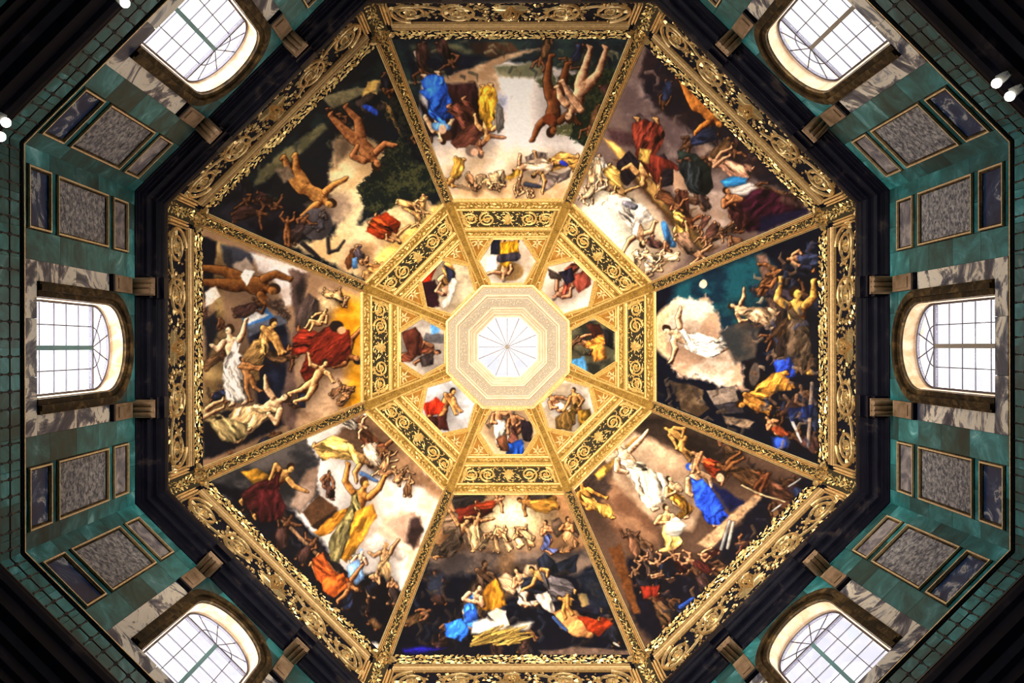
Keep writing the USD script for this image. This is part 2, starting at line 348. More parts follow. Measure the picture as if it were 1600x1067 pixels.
# ------------------------------------------------------------------ the gallery railing, one run per side
RR = 13.32
def build_rail():
    w = thing('gallery_railing', 'dark iron gallery railing below the right window', 'railing', 0)
    hw = RR*TAN
    part('handrail', trimesh.util.concatenate([trimesh.creation.box((.10, 2*hw, .06), trimesh.transformations.translation_matrix((RR, 0, 25.76+EYE))),
         trimesh.creation.box((.05, 2*hw, .07), trimesh.transformations.translation_matrix((RR+.0, 0, 25.70+EYE)))]), m_iron, w)
    part('gilt_edge', trimesh.creation.box((.035, 2*hw, .05), trimesh.transformations.translation_matrix((RR-.06, 0, 25.74+EYE))), m_frame, w)
    part('bottom_rail', trimesh.creation.box((.08, 2*hw, .06), trimesh.transformations.translation_matrix((RR, 0, 24.5+EYE))), m_iron, w)
    part('middle_rail', trimesh.creation.box((.03, 2*hw, .03), trimesh.transformations.translation_matrix((RR, 0, 25.1+EYE))), m_iron, w)
    n = 24
    pr = np.array([(.001, 24.38), (.022, 24.38), (.022, 24.62), (.04, 24.66), (.022, 24.7), (.02, 24.95), (.035, 25.0), (.065, 25.1), (.035, 25.2), (.02, 25.25), (.02, 25.5), (.036, 25.56), (.022, 25.62), (.001, 25.62)])
    for i in range(n):
        m = trimesh.creation.revolve(pr, sections=6); m.apply_translation((RR, -hw+(i+.5)*2*hw/n, EYE))
        part('baluster', m, m_iron, w, 40)
    return w
rail0 = build_rail()
for k in range(1, 8): dup(rail0, k, 'dark iron gallery railing below the %s window' % WORD[k])

# ------------------------------------------------------------------ gallery spotlights
def spotlight(k, t, z, label, power):
    p = thing('gallery_spotlight', label, 'spotlight', 0, None)
    base = rotz(np.array([[13.15, t, z+EYE]]), k)[0]
    aim = rotz(np.array([[-8.5, t*.3, 49.0+EYE]]), k)[0]
    # lens faces along d; the body is a lathe around it
    d = aim-base; d /= np.linalg.norm(d)
    T = trimesh.geometry.align_vectors([0, 0, 1], d); T[:3, 3] = base
    glob = rotz(np.array([[12.98, t, z+EYE-.04]]), k)[0]
    body = trimesh.creation.revolve(np.array([(.001, -.26), (.07, -.25), (.11, -.12), (.13, .02), (.135, .05), (.12, .05), (.11, .02), (.001, .0)]), sections=16); body.apply_transform(T)
    part('housing', body, m_white, p, 40)
    lens = trimesh.creation.icosphere(2, .125); lens.apply_translation(glob)
    part('globe', lens, m_lamp, p, True)
    arm = trimesh.creation.cylinder(.025, segment=[base, base+rotz(np.array([[.12, 0, -.28]]), k)[0]])
    part('arm', arm, m_iron, p)
    l = UsdLux.SphereLight.Define(stage, str(p.GetPath())+'/beam')
    l.CreateRadiusAttr(.1); l.CreateIntensityAttr(power); l.CreateNormalizeAttr(False); l.CreateColorAttr(Gf.Vec3f(1, .92, .78))
    T2 = trimesh.geometry.align_vectors([0, 0, -1], d); T2[:3, 3] = base+d*.25
    UsdGeom.Xformable(l).AddTransformOp().Set(Gf.Matrix4d(*T2.T.ravel().tolist()))
    a = UsdLux.ShapingAPI.Apply(l.GetPrim()); a.CreateShapingConeAngleAttr(40); a.CreateShapingConeSoftnessAttr(.8)
LP = 26000*LAMP
spotlight(5, -.85, 23.85, 'glowing white spotlight on the upper left gallery edge by the top of the photo', LP)
spotlight(5, -5.05, 23.85, 'glowing white spotlight where the upper left gallery meets the left one, nearest the upper side', LP)
spotlight(4, 5.3, 24.05, 'small glowing spotlight on the left gallery just below the corner pair', LP)
spotlight(7, 3.78, 23.75, 'glowing spotlight on the upper right gallery, left one of its pair', LP)
spotlight(7, 4.24, 23.75, 'glowing spotlight on the upper right gallery, right one of its pair', LP)
# ------------------------------------------------------------------ the dome shell
def build_ceiling():
    c = thing('ceiling', 'octagonal cloister vault of the dome in eight curved webs', 'ceiling', 0, None, 'structure')
    s = np.concatenate([[-.6], np.linspace(0, float(s_of(95)), 60)])
    for k in range(8):
        mb = MB()
        for h in (-.06, -.5):
            e = R_of(s)*TAN+(-h)*TAN+.002
            L, Rr = M(s, -e, h), M(s, e, h)
            n = len(s); i = np.arange(n-1)
            mb.add(np.vstack([L, Rr]), np.stack([i, i+1, n+i+1, n+i], -1))
        m = mb.mesh(); m.vertices = rotz(m.vertices, k)
        part('web', m, m_bed, c)
    return c
build_ceiling()

m_groove = plain('dark_bole_groove', (.13, .068, .02), .6)
rng = np.random.default_rng(7)
S548, S537, S509, S499, S482 = [float(s_of(x)) for x in (547, 537, 509, 499, 482)]
S230, S227, S216, S213, S187, S182, S172, S94 = [float(s_of(x)) for x in (230, 227, 216, 213, 187, 182, 172, 96)]
RIB = .40                                    # half width of a rib in metres
def rib_half(s):                             # ribs slim down towards the lantern
    return np.interp(s, [S548, S230, S172, S94], [.42, .36, .30, .2])
def bedstrip(mb, sa, sb, inset, h, n=14, post=None):
    s = np.linspace(sa, sb, n); e = edge(s)-inset
    nt = 9
    u = np.linspace(-1, 1, nt)
    p = M(s[:, None], e[:, None]*u[None], h)
    i, j = np.meshgrid(np.arange(n-1), np.arange(nt-1), indexing='ij')
    f = np.stack([i*nt+j, i*nt+j+1, (i+1)*nt+j+1, (i+1)*nt+j], -1).reshape(-1, 4)
    mb.add(p.reshape(-1, 3), f)
def hline(mb, s, inset, w, prof, n=24):
    e = float(edge(s))-inset
    strip(mb, np.stack([np.full(n, s), np.linspace(-e, e, n)], 1), w, prof)
TRIPLE = [(-1, -.02), (-.95, .07), (-.6, .09), (-.52, .05), (-.1, .12), (.1, .12), (.5, .05), (.6, .09), (.95, .07), (1, -.02)]
def scatter_leaves(mb, sa, sb, inset, rows, pitch, size, lay='random', seed=1, clip=None):
    g = np.random.default_rng(seed)
    for q in range(rows):
        s0 = sa+(sb-sa)*(q+.5)/rows
        e = float(edge(s0))-inset
        n = max(2, int(2*e/pitch))
        t = (np.arange(n)+.5+(q % 2)*.5+g.uniform(-.25, .25, n))/n*2*e-e
        s = s0+g.uniform(-.25, .25, n)*(sb-sa)/rows
        if lay == 'random': a = g.uniform(0, 2*math.pi, n)
        else: a = (math.pi/2)*np.sign(t+1e-6)*-1+g.uniform(-.8, .8, n)+(1.0 if q % 2 else -1.0)*.5
        ln = size*g.uniform(.75, 1.3, n)
        ok = np.abs(t) < e-.5*ln
        leaves(mb, (s-np.cos(a)*ln/2)[ok], (t-np.sin(a)*ln/2)[ok], a[ok], ln[ok], (ln*.55)[ok], g.uniform(.05, .12, n)[ok])

# ------------------------------------------------------------------ outer leaf border and garland
def build_border():
    w = thing('leaf_border', 'narrow gilded leaf border between the frieze and the cornice, right side of the dome', 'border', 0, 'leaf borders at the foot of the dome')
    b = MB(); bedstrip(b, S548-.3, S537, .05, 0, 4); part('bed', b.mesh(), m_bed, w)
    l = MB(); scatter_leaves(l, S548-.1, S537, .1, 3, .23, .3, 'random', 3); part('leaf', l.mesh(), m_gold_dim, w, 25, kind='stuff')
    e = MB(); hline(e, S548-.2, .05, .05, ROUND); part('lip', e.mesh(), m_goldline, w, 30)
    return w
def build_garland():
    w = thing('leaf_garland', 'thick gilded leaf garland along the outer edge of the right fresco', 'garland', 0, 'leaf garlands under the frescoes')
    b = MB(); bedstrip(b, S499, S482, .3, .03, 5); part('bed', b.mesh(), m_bed, w)
    l = MB(); scatter_leaves(l, S499+.04, S482-.02, .42, 4, .21, .33, 'dir', 4); scatter_leaves(l, S499+.2, S482-.1, .45, 2, .4, .3, 'random', 5)
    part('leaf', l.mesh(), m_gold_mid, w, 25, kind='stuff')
    return w
# ------------------------------------------------------------------ the outer scroll frieze
def scroll_with_leaves(s0, t0, rad, start, turns, sign, wid, hgt, g, nl=14):
    sp = MB(); path, a = spiral(s0, t0, rad, start, turns, sign)
    strip(sp, path, np.linspace(wid, wid*.55, len(path)), [(u, h*hgt/.09) for u, h in ROUND])
    k = 7; aa = np.arange(k)*2*math.pi/k
    leaves(sp, np.full(k, s0), np.full(k, t0), aa, rad*.3, rad*.2, hgt)
    u = np.linspace(.02, .75, nl); idx = (u*(len(path)-1)).astype(int)
    tang = a[idx]+(0 if sign > 0 else math.pi)
    # leaves peel off outward and inward along the stem
    for io, off in ((1, .55), (-1, -.7)):
        dirang = np.arctan2(np.cos(a[idx])*sign, -np.sin(a[idx])*sign)
        ang = np.arctan2(np.sin(dirang+off*sign*-1*io*1.0), np.cos(dirang+off*sign*-1*io*1.0))
        ln = rad*.44*g.uniform(.7, 1.2, nl)*(1-.5*u)
        leaves(sp, path[idx, 0], path[idx, 1], ang, ln, ln*.5, hgt*.8)
    return sp
def build_frieze():
    w = thing('scroll_frieze', 'gilded acanthus scroll frieze on dark ground, right side of the dome', 'frieze', 0, 'outer scroll friezes')
    g = np.random.default_rng(11)
    b = MB(); bedstrip(b, S537-.02, S499, .42, .0, 6); part('ground', b.mesh(), m_bed, w)
    sc = (S537+S509)/2; hh = (S509-S537)/2
    for t0, sg in ((-4.1, 1), (-2.05, -1), (2.05, 1), (4.1, -1)):
        m = scroll_with_leaves(sc-.02, t0, hh*.98, math.pi/2*(1 if abs(t0) > 3 else -1), 2.1, sg, .085, .13, g)
        part('scroll', m.mesh(), m_gold_s, w, 30)
    # S-shaped stems between the scrolls
    for sg in (-1, 1):
        mb = MB(); u = np.linspace(0, 1, 30)
        strip(mb, np.stack([sc+hh*.75*np.cos(math.pi*u), sg*(.55+3.3*u)], 1)[4:], .07, ROUND)
        part('stem', mb.mesh(), m_gold_s, w, 30)
    p = MB(); a = np.linspace(-1.45, 1.45, 11)
    leaves(p, np.full(11, sc-hh*.75), np.zeros(11), a, hh*(1.35-.3*np.abs(a)), .15, .16)
    for q in (-1, 1): leaves(p, np.full(6, sc+hh*.75), np.full(6, q*.25), math.pi+q*np.linspace(-.2, 1.6, 6), hh*.75, .14, .12)
    part('palmette', p.mesh(), m_gold_s, w, 30)
    f = MB(); n = 300; e = float(edge(sc))-.75
    t = g.uniform(-e, e, n); s = sc+g.uniform(-1, 1, n)*hh*.93; ln = g.uniform(.14, .3, n); an = g.uniform(0, 6.28, n)
    nearest = np.min([np.hypot(s-sc, t-t0) for t0 in (-4.1, -2.05, 2.05, 4.1)], 0)
    k = (nearest > hh*.85) | (g.uniform(size=n) < .08)
    leaves(f, s[k], t[k], an[k], ln[k], ln[k]*.5, .07)
    part('foliage', f.mesh(), m_gold, w, 25, kind='stuff')
    # straight double moulding under it and one at either end
    gr = MB(); hline(gr, (S509+S499)/2, .6, (S499-S509)*.5, [(-1, -.01), (-.98, .03), (.98, .03), (1, -.01)]); part('groove', gr.mesh(), m_rust, w)
    mo = MB()
    for q, ww in ((.1, .07), (.42, .10), (.75, .05)): hline(mo, S509+(S499-S509)*q, .62, (S499-S509)*ww, [(-1, .02), (-.8, .12), (0, .17), (.8, .12), (1, .02)])
    part('moulding', mo.mesh(), m_frieze_line, w, 25)
    un = MB(); hline(un, S499+.03, .6, .07, [(-1, 0), (-.6, .09), (.6, .09), (1, 0)]); part('under_moulding', un.mesh(), m_rust, w, 25)
    for sg in (-1, 1):
        em = MB(); s = np.linspace(S537-.05, S509+.05, 6)
        for q, ww in ((.43, .035), (.55, .055), (.68, .03)): strip(em, np.stack([s, sg*(edge(s)-q)], 1), ww, [(-1, .02), (-.7, .12), (0, .16), (.7, .12), (1, .02)])
        part('end_moulding', em.mesh(), m_goldline, w, 25)
    return w
# ------------------------------------------------------------------ ribs on the corners
def both(fn):                                # a rib lies on two webs: build each half on its own web
    def left(p): return p
    def right(p): return rotz(p, 1)
    fn(1, left); fn(-1, right)
def build_rib():
    w = thing('gilded_rib', 'gilded rib between the right and lower right frescoes', 'rib', 0, 'ribs between the frescoes')
    bed = MB(); inbed = MB(); gl = MB(); gi = MB(); g = np.random.default_rng(21); grv = {1: MB(), -1: MB()}; fil = {1: MB(), -1: MB()}
    mould = {1: MB(), -1: MB()}; fine = {1: MB(), -1: MB()}
    def half(sg, post):
        for tgt, s in ((bed, np.linspace(S548, S230+.1, 50)), (inbed, np.linspace(S230+.1, S94, 24))):
            e = edge(s); wd = rib_half(s)
            L, Rr = M(s, sg*(e+.0), .05), M(s, sg*(e-wd), .05)
            p = post(np.vstack([L, Rr])); n = len(s); i = np.arange(n-1)
            tgt.add(p, np.stack([i, i+1, n+i+1, n+i], -1))
        s = np.linspace(S482-.05, S230+.2, 50); wd = rib_half(s)
        for q, ww, tgt in ((.60, .045, mould[sg]), (.79, .085, mould[sg]), (.97, .04, fil[sg])):
            strip(tgt, np.stack([s, sg*(edge(s)-wd*q)], 1), wd*ww, [(-1, .0), (-.8, .1), (0, .15), (.8, .1), (1, .0)], post)
        L, Rr = M(s, sg*(edge(s)-wd*.56), .062), M(s, sg*(edge(s)-wd*1.02), .062); n = len(s); i = np.arange(n-1)
        grv[sg].add(post(np.vstack([L, Rr])), np.stack([i, i+1, n+i+1, n+i], -1))
        s = np.linspace(S172-.1, S94, 14)
        strip(fine[sg], np.stack([s, sg*(edge(s)-rib_half(s)*.8)], 1), rib_half(s)*.28, ROUND, post)
        s = np.linspace(S216-.2, S172+.2, 6)
        strip(fine[sg], np.stack([s, sg*(edge(s)-rib_half(s)*.8)], 1), rib_half(s)*.2, ROUND, post)
        ss = np.arange(S548+.05, S230-.05, .105)
        n = len(ss); d = g.uniform(.02, .62, n)*rib_half(ss)*.95
        an = g.uniform(-1.3, 1.3, n)+np.where(g.uniform(size=n) < .5, 0, math.pi); ln = .27*g.uniform(.75, 1.2, n)
        leaves(gl, ss-np.cos(an)*ln/2, sg*(edge(ss)-d)-np.sin(an)*ln/2, an, ln, ln*.6, g.uniform(.07, .13, n), post)
        ss = np.arange(S230, S94, .17); n = len(ss); d = g.uniform(.05, .5, n)*rib_half(ss)
        an = g.uniform(-.8, .8, n); ln = .2*g.uniform(.7, 1.1, n)
        leaves(gi, ss, sg*(edge(ss)-d), an, ln, ln*.6, .06, post)
    both(half)
    part('bed', bed.mesh(), m_bed_olive, w); part('inner_bed', inbed.mesh(), m_bed_in, w)
    for sg in (1, -1): part('groove', grv[sg].mesh(), m_groove, w)
    for sg in (1, -1): part('moulding', mould[sg].mesh(), m_goldline, w, 25); part('fillet', fil[sg].mesh(), m_pale, w, 25)
    for sg in (1, -1): part('inner_moulding', fine[sg].mesh(), m_gold_in, w, 30)
    part('leaf', gl.mesh(), m_gold_mid, w, 25, kind='stuff'); part('inner_leaf', gi.mesh(), m_gold_in, w, 25, kind='stuff')
    # boss where the garlands cross
    bo = MB(); k = 10
    def boss(sg, post):
        a = np.arange(k)*2*math.pi/k; s0 = (S499+S482)/2
        leaves(bo, np.full(k, s0)+.1*np.cos(a), sg*(float(edge(s0))-.2)+.1*np.sin(a), a, .34, .22, .2, post)
    both(boss); part('boss', bo.mesh(), m_gold, w, 25)
    return w
# ------------------------------------------------------------------ the inner frieze
def build_inner_frieze():
    w = thing('inner_frieze', 'bright gilded scroll frieze at the upper edge of the right fresco', 'frieze', 0, 'inner scroll friezes')
    g = np.random.default_rng(31)
    b = MB(); bedstrip(b, S230, S172, .2, .0, 8); part('ground', b.mesh(), m_bed_in, w)
    d = MB(); bedstrip(d, S213+.05, S187-.05, .55, .02, 6); part('scroll_ground', d.mesh(), m_bed_olive, w)
    def ml(s, wd, pr=ROUND, inset=.3, m=m_gold_in):
        mb = MB(); hline(mb, s, inset, wd, pr); part('moulding', mb.mesh(), m, w, 28)
    ml(S230+.03, .12, TRIPLE); ml(S216+.06, .07); ml(S187+.12, .13, TRIPLE); ml(S172-.02, .09)
    l = MB(); scatter_leaves(l, S227+.03, S216-.05, .35, 2, .2, .24, 'dir', 8); scatter_leaves(l, S182+.15, S172-.12, .35, 2, .2, .2, 'dir', 9)
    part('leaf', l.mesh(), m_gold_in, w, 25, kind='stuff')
    sc = (S213+S187)/2; hh = (S187-S213)/2*.86
    for t0, sg in ((-2.05, 1), (-1.13, -1), (1.13, 1), (2.05, -1)):
        m = scroll_with_leaves(sc, t0, hh*.98, math.pi/2*(1 if abs(t0) > 1.5 else -1), 1.9, sg, .075, .11, g, 12)
        part('scroll', m.mesh(), m_gold_in, w, 30)
    v = MB(); hh2 = hh
    strip(v, np.stack([np.linspace(sc-hh*.7, sc+hh*.7, 12), np.zeros(12)], 1), .1+.14*np.sin(np.linspace(.3, 3.0, 12))**2, [(-1, 0), (-.6, .1), (0, .15), (.6, .1), (1, 0)])
    a = np.array([-2.2, -1.4, -.7, .7, 1.4, 2.2]); leaves(v, np.full(6, sc+hh*.1), np.zeros(6), a, .42, .17, .1)
    part('vase', v.mesh(), m_gold_in, w, 30)
    f = MB(); n = 150; t = g.uniform(-2.45, 2.45, n); s = sc+g.uniform(-1, 1, n)*hh; an = g.uniform(0, 6.28, n); leaves(f, s, t, an, .2, .1, .05)
    part('foliage', f.mesh(), m_gold_in, w, 25, kind='stuff')
    for sg in (-1, 1):
        em = MB(); s = np.linspace(S213, S187, 5); strip(em, np.stack([s, sg*(edge(s)-.5)], 1), .08, ROUND); part('end_moulding', em.mesh(), m_gold_in, w, 30)
    return w
# ------------------------------------------------------------------ medallion compartments round the lantern
HEX = [(171, -24), (171, 24), (135, 47), (98, 27), (98, -27), (135, -47)]          # view units on the web
def hexpath():
    out = []
    for (a, b), (c, d) in zip(HEX, HEX[1:]+HEX[:1]):
        for u in np.linspace(0, 1, 8, endpoint=False): out.append((a+(c-a)*u, b+(d-b)*u))
    out.append(out[0])
    o = np.array(out); s = s_of(o[:, 0]); return np.stack([s, o[:, 1]*px(s)], 1)
def chart(poly, h, n=5):
    """a flat polygon (view radius, sideways) laid on the web; subdivided so that it follows the curve"""
    g = Polygon([(b, a) for a, b in poly])
    v, f = trimesh.creation.triangulate_polygon(g, engine='earcut')
    m = trimesh.Trimesh(np.column_stack([v, np.zeros(len(v))]), f, process=False).subdivide().subdivide()
    s = s_of(m.vertices[:, 1]); return trimesh.Trimesh(M(s, m.vertices[:, 0]*px(s), h), m.faces, process=False)
def build_compartment():
    w = thing('medallion_surround', 'gilded surround with small spandrels about the right medallion', 'surround', 0, 'gilded medallion surrounds')
    b = MB(); bedstrip(b, S172, S94, .1, .0, 12); part('ground', b.mesh(), m_bed_in, w)
    fl_ = MB(); strip(fl_, np.array([[a+(float(s_of(135))-a)*.045, b*.955] for a, b in hexpath()]), .035, [(-1, .05), (0, .14), (1, .05)], cap=False); part('fillet', fl_.mesh(), m_pale, w, 30)
    fr = MB(); strip(fr, hexpath(), .13, [(-1, -.02), (-.8, .09), (-.3, .12), (.2, .06), (.5, .08), (1, 0)], cap=False); part('frame', fr.mesh(), m_gold_in, w, 30)
    for sg in (-1, 1):
        tri = [(169, sg*30), (169, sg*60), (140, sg*48)]
        part('spandrel', chart(tri, .03), m_orange, w)
        o = MB(); q = np.array(tri+tri[:1], float); q = np.array([q[i]+(q[i+1]-q[i])*u for i in range(3) for u in np.linspace(0, 1, 5, endpoint=False)]+[q[0]]); s = s_of(q[:, 0])
        strip(o, np.stack([s, q[:, 1]*px(s)], 1), .06, ROUND, cap=False); part('spandrel_frame', o.mesh(), m_gold_in, w, 30)
        rl = MB(); c = s_of(161); tt = sg*46*px(c)
        leaves(rl, np.full(6, c)-.1, np.full(6, tt), np.array([0, .9, 1.9, -.9, -1.9, 3.14]), np.array([.5, .42, .3, .42, .3, .35]), .17, .1)
        leaves(rl, [c+.1, c-.2], [tt-.25*sg, tt+.2*sg], [1., -1.], .25, .14, .08)
        part('relief_figure', rl.mesh(), m_pale, w, 30)
        tri = [(99, sg*30), (99, sg*36), (128, sg*46)]
        part('small_spandrel', chart(tri, .02), m_orange, w)
        rl = MB(); c = s_of(107); leaves(rl, [c, c, c], np.array([33.5]*3)*px(c)*sg, [0, 1.2*sg, -1.2*sg], .25, .12, .06); part('small_relief', rl.mesh(), m_pale, w, 30)
    return w
b0, g0, f0, i0, c0, r0 = build_border(), build_garland(), build_frieze(), build_inner_frieze(), build_compartment(), build_rib()
for k in range(1, 8):
    W = WORD[k]; nx = WORD[(k+1) % 8]
    dup(b0, k, 'narrow gilded leaf border between the frieze and the cornice, %s side of the dome' % W)
    dup(g0, k, 'thick gilded leaf garland along the outer edge of the %s fresco' % W)
    dup(f0, k, 'gilded acanthus scroll frieze on dark ground, %s side of the dome' % W)
    dup(i0, k, 'bright gilded scroll frieze at the upper edge of the %s fresco' % W)
    dup(c0, k, 'gilded surround with small spandrels about the %s medallion' % W)
    dup(r0, k, 'gilded rib between the %s and %s frescoes' % (W, nx))

# ------------------------------------------------------------------ the lantern ring and its glazed top
def ringpart(parent, name, prof, m):
    mb = MB(); ring8(mb, prof); return part(name, mb.mesh(), m, parent)
lr = thing('trim_3', 'cream and grey moulded octagonal ring round the lantern opening', None, 0, None, 'structure')
ringpart(lr, 'gilt_lip', [(3.62, 55.25), (3.56, 55.0), (3.45, 54.98), (3.38, 55.1)], m_pale)
ringpart(lr, 'grey_band', [(3.38, 55.1), (3.05, 55.15)], m_greyrelief)
ringpart(lr, 'outer_moulding', [(3.05, 55.15), (3.0, 55.05), (2.9, 55.08), (2.86, 55.3), (2.8, 55.32)], m_ring)
ringpart(lr, 'frieze_band', [(2.8, 55.32), (2.32, 55.5)], m_greyrelief)
ringpart(lr, 'inner_moulding', [(2.32, 55.5), (2.28, 55.42), (2.2, 55.45), (2.14, 55.7), (2.08, 55.72), (2.0, 55.95), (1.94, 55.97), (1.86, 56.3), (1.78, 56.34), (1.74, 56.7), (1.74, 58.0), (1.9, 58.0)], m_ring)
def ringleaf(k):
    mb = MB(); g = np.random.default_rng(40)
    def flat(Ra, Za, t, a, ln, wd, h):
        n = len(t); v = np.zeros((n, 8, 3)); c, s_ = np.cos(a), np.sin(a)
        A = LEAF[None, :, 0]*ln[:, None]; B = LEAF[None, :, 1]*wd[:, None]
        v[..., 0] = Ra[:, None]+A*c[:, None]-B*s_[:, None]; v[..., 1] = t[:, None]+A*s_[:, None]+B*c[:, None]
        v[..., 2] = Za[:, None]+(2.8-v[..., 0])*.375*0-LEAF[None, :, 2]*h+EYE
        f = (LEAF_F[None]+8*np.arange(n)[:, None, None]).reshape(-1, 3)
        mb.add(rotz(v.reshape(-1, 3), k), f)
    n = 34; t = np.linspace(-1.25, 1.25, n)+g.uniform(-.02, .02, n); R = np.full(n, 3.22)+g.uniform(-.06, .06, n)
    flat(R, np.full(n, 55.11), t, g.uniform(0, 6.28, n), np.full(n, .13), np.full(n, .07), .04)
    n = 46; t = np.linspace(-.98, .98, n); R = 2.56+.13*np.sin(np.arange(n)*.9)
    flat(R, 55.32+(2.8-R)*.37-.02, t, np.arange(n)*1.3, np.full(n, .15), np.full(n, .07), .04)
    return mb.mesh()
for k in range(8): part('stucco_leaf', ringleaf(k), m_ring, lr, 25, kind='stuff')
lw = thing('window_9', 'bright octagonal glazed lantern top with thin ribs meeting at a hub', 'skylight', 0, None, 'structure')
A = math.pi/8+np.arange(8)*math.pi/4
C8 = np.stack([1.88/math.cos(math.pi/8)*np.cos(A), 1.88/math.cos(math.pi/8)*np.sin(A), np.full(8, 57.9+EYE)], 1); TOP = np.array([0, 0, 58.7+EYE])
for k in range(8):
    a, b = C8[k], C8[(k+1) % 8]; mid = (a+b)/2
    for p, q in ((a, mid), (mid, b)):
        T3 = np.array([p, q, TOP]); part('pane', trimesh.Trimesh(np.vstack([T3, T3+[0, 0, .012]]), [[0, 2, 1], [3, 4, 5], [0, 1, 4], [0, 4, 3], [1, 2, 5], [1, 5, 4], [2, 0, 3], [2, 3, 5]], process=False), m_pane, lw)
    for p, wd in ((a, .022), (mid, .016)):
        m = trimesh.creation.cylinder(wd, segment=[p-[0, 0, .03], TOP-[0, 0, .03]], sections=6); part('glazing_rib', m, m_greywood, lw)
hub = trimesh.creation.revolve(np.array([(.001, -.06), (.1, -.05), (.13, 0), (.001, .05)]), sections=16); hub.apply_translation(TOP-[0, 0, .05]); part('hub', hub, m_greywood, lw, 30)
# ------------------------------------------------------------------ the painted panels: generic figure scenes laid down stroke by stroke as pigment on the plaster
import meshkit
CXY = (797.0, 542.5)
class Paint:
    """pigment for a set of panel points; X, Y are plan coordinates of the vault in view units"""
    def __init__(s, X, Y, base, seed):
        s.X, s.Y = X, Y; s.seed = seed
        s.C = np.tile(np.array(base, float)/255, (len(X), 1))
        P = np.stack([X, Y, np.full_like(X, seed*3.1)], -1)
        s.n1 = meshkit.fbm(P/[9., 9., 1], 3, seed)-.5; s.n2 = meshkit.fbm(P/[9., 9., 1]+[50, 20, 0], 3, seed+9)-.5
        s.nf = meshkit.fbm(P/[3.2, 3.2, 1]+[7, 70, 0], 2, seed+4)-.5
        s.c1 = meshkit.fbm(P/[34., 24., 1]+[5, 9, 0], 4, seed+2)
        s.k = 0
    def near(s, x0, y0, x1, y1): return np.nonzero((s.X > x0) & (s.X < x1) & (s.Y > y0) & (s.Y < y1))[0]
    def lay(s, i, a, col):
        s.C[i] = s.C[i]*(1-a[:, None])+a[:, None]*np.clip(col, 0, 1)
    def dist(s, pts, i, warp):
        p = np.array(pts, float); q = np.roll(p, -1, 0)
        x = s.X[i]+s.n1[i]*warp*2; y = s.Y[i]+s.n2[i]*warp*2
        d = np.full(len(i), 1e9); ins = np.zeros(len(i), bool)
        for (ax, ay), (bx, by) in zip(p, q):
            ex, ey = bx-ax, by-ay; L = ex*ex+ey*ey+1e-9
            u = np.clip(((x-ax)*ex+(y-ay)*ey)/L, 0, 1)
            d = np.minimum(d, np.hypot(x-ax-u*ex, y-ay-u*ey))
            c = ((ay > y) != (by > y)) & (x < (bx-ax)*(y-ay)/(by-ay+1e-12)+ax); ins ^= c
        return np.where(ins, d, -d)
    def poly(s, col, *xy, soft=1.2, warp=3., op=1., tex='', amt=.35, col2=None, dirn=0., freq=.45):
        p = np.array(xy, float).reshape(-1, 2); m = soft*3+warp*2+2
        i = s.near(p[:, 0].min()-m, p[:, 1].min()-m, p[:, 0].max()+m, p[:, 1].max()+m)
        if not len(i): return
        d = s.dist(p, i, warp); a = np.clip(.5+d/(2*soft), 0, 1)*op
        c = np.array(col, float)/255
        if tex == 'cloud':
            u = np.clip((s.c1[i]-.34)/.3+s.n1[i]*.5+s.nf[i]*.12, 0, 1); u = (u*u*(3-2*u))[:, None]; c2 = c*(1-amt) if col2 is None else np.array(col2, float)/255
            cc = c*u+c2*(1-u)
        elif tex == 'leaf':
            u = np.clip(.25+s.nf[i]*2.4+s.n1[i]*3.2+(s.c1[i]-.5)*2, 0, 1)[:, None]; c2 = c*2.0+.02 if col2 is None else np.array(col2, float)/255
            cc = c*(1-u*.7)*.9+c2*u*.7
            a = a*np.clip(.5+(d+s.nf[i]*16+s.n2[i]*10)/3., 0, 1)
        elif tex == 'fold':
            cd, sd = math.cos(dirn), math.sin(dirn); v = s.X[i]*cd+s.Y[i]*sd; u = -s.X[i]*sd+s.Y[i]*cd; s.k += 1
            f = meshkit.fbm(np.stack([v*freq*.42+s.n1[i]*2.2, u*freq*.10+s.n2[i]*1.2, np.full(len(i), s.k*7.7)], -1), 3, s.seed)
            w = np.clip((f-.5)*4.2, -1, 1); edge_ = np.clip(d/4., 0, 1)
            x0, x1, y0, y1 = p[:, 0].min(), p[:, 0].max(), p[:, 1].min(), p[:, 1].max()
            big = -((s.X[i]-(x0+x1)/2)/max(x1-x0, 1)+(s.Y[i]-(y0+y1)/2)/max(y1-y0, 1))
            g = (.7+.3*edge_)*(1+amt*1.35*w+.35*big)
            cc = c*g[:, None]+np.clip(w-.35, 0, 1)[:, None]*amt*.32*(c+.12)
        else:
            cc = c*(1+s.nf[i]*.3+s.n1[i]*amt*1.3+(s.c1[i]-.5)*.5)[:, None]
        s.lay(i, a, cc)
    def ell(s, col, cx, cy, rx, ry, rot=0., soft=1.2, op=1., warp=1., shade=.0, tex=''):
        R = max(rx, ry)+soft*2+warp*2+2; i = s.near(cx-R, cy-R, cx+R, cy+R)
        if not len(i): return
        x = s.X[i]-cx+s.n1[i]*warp*2; y = s.Y[i]-cy+s.n2[i]*warp*2; c_, s_ = math.cos(rot), math.sin(rot)
        u, v = (x*c_+y*s_)/rx, (-x*s_+y*c_)/ry; q = np.hypot(u, v)
        a = np.clip(.5+(1-q)*min(rx, ry)/(2*soft), 0, 1)*op
        c = np.array(col, float)/255*(1+s.nf[i]*.25)[:, None]
        if shade: c = c*(1+shade*(-.7*x/rx-.5*y/ry))[:, None]
        s.lay(i, a, c)
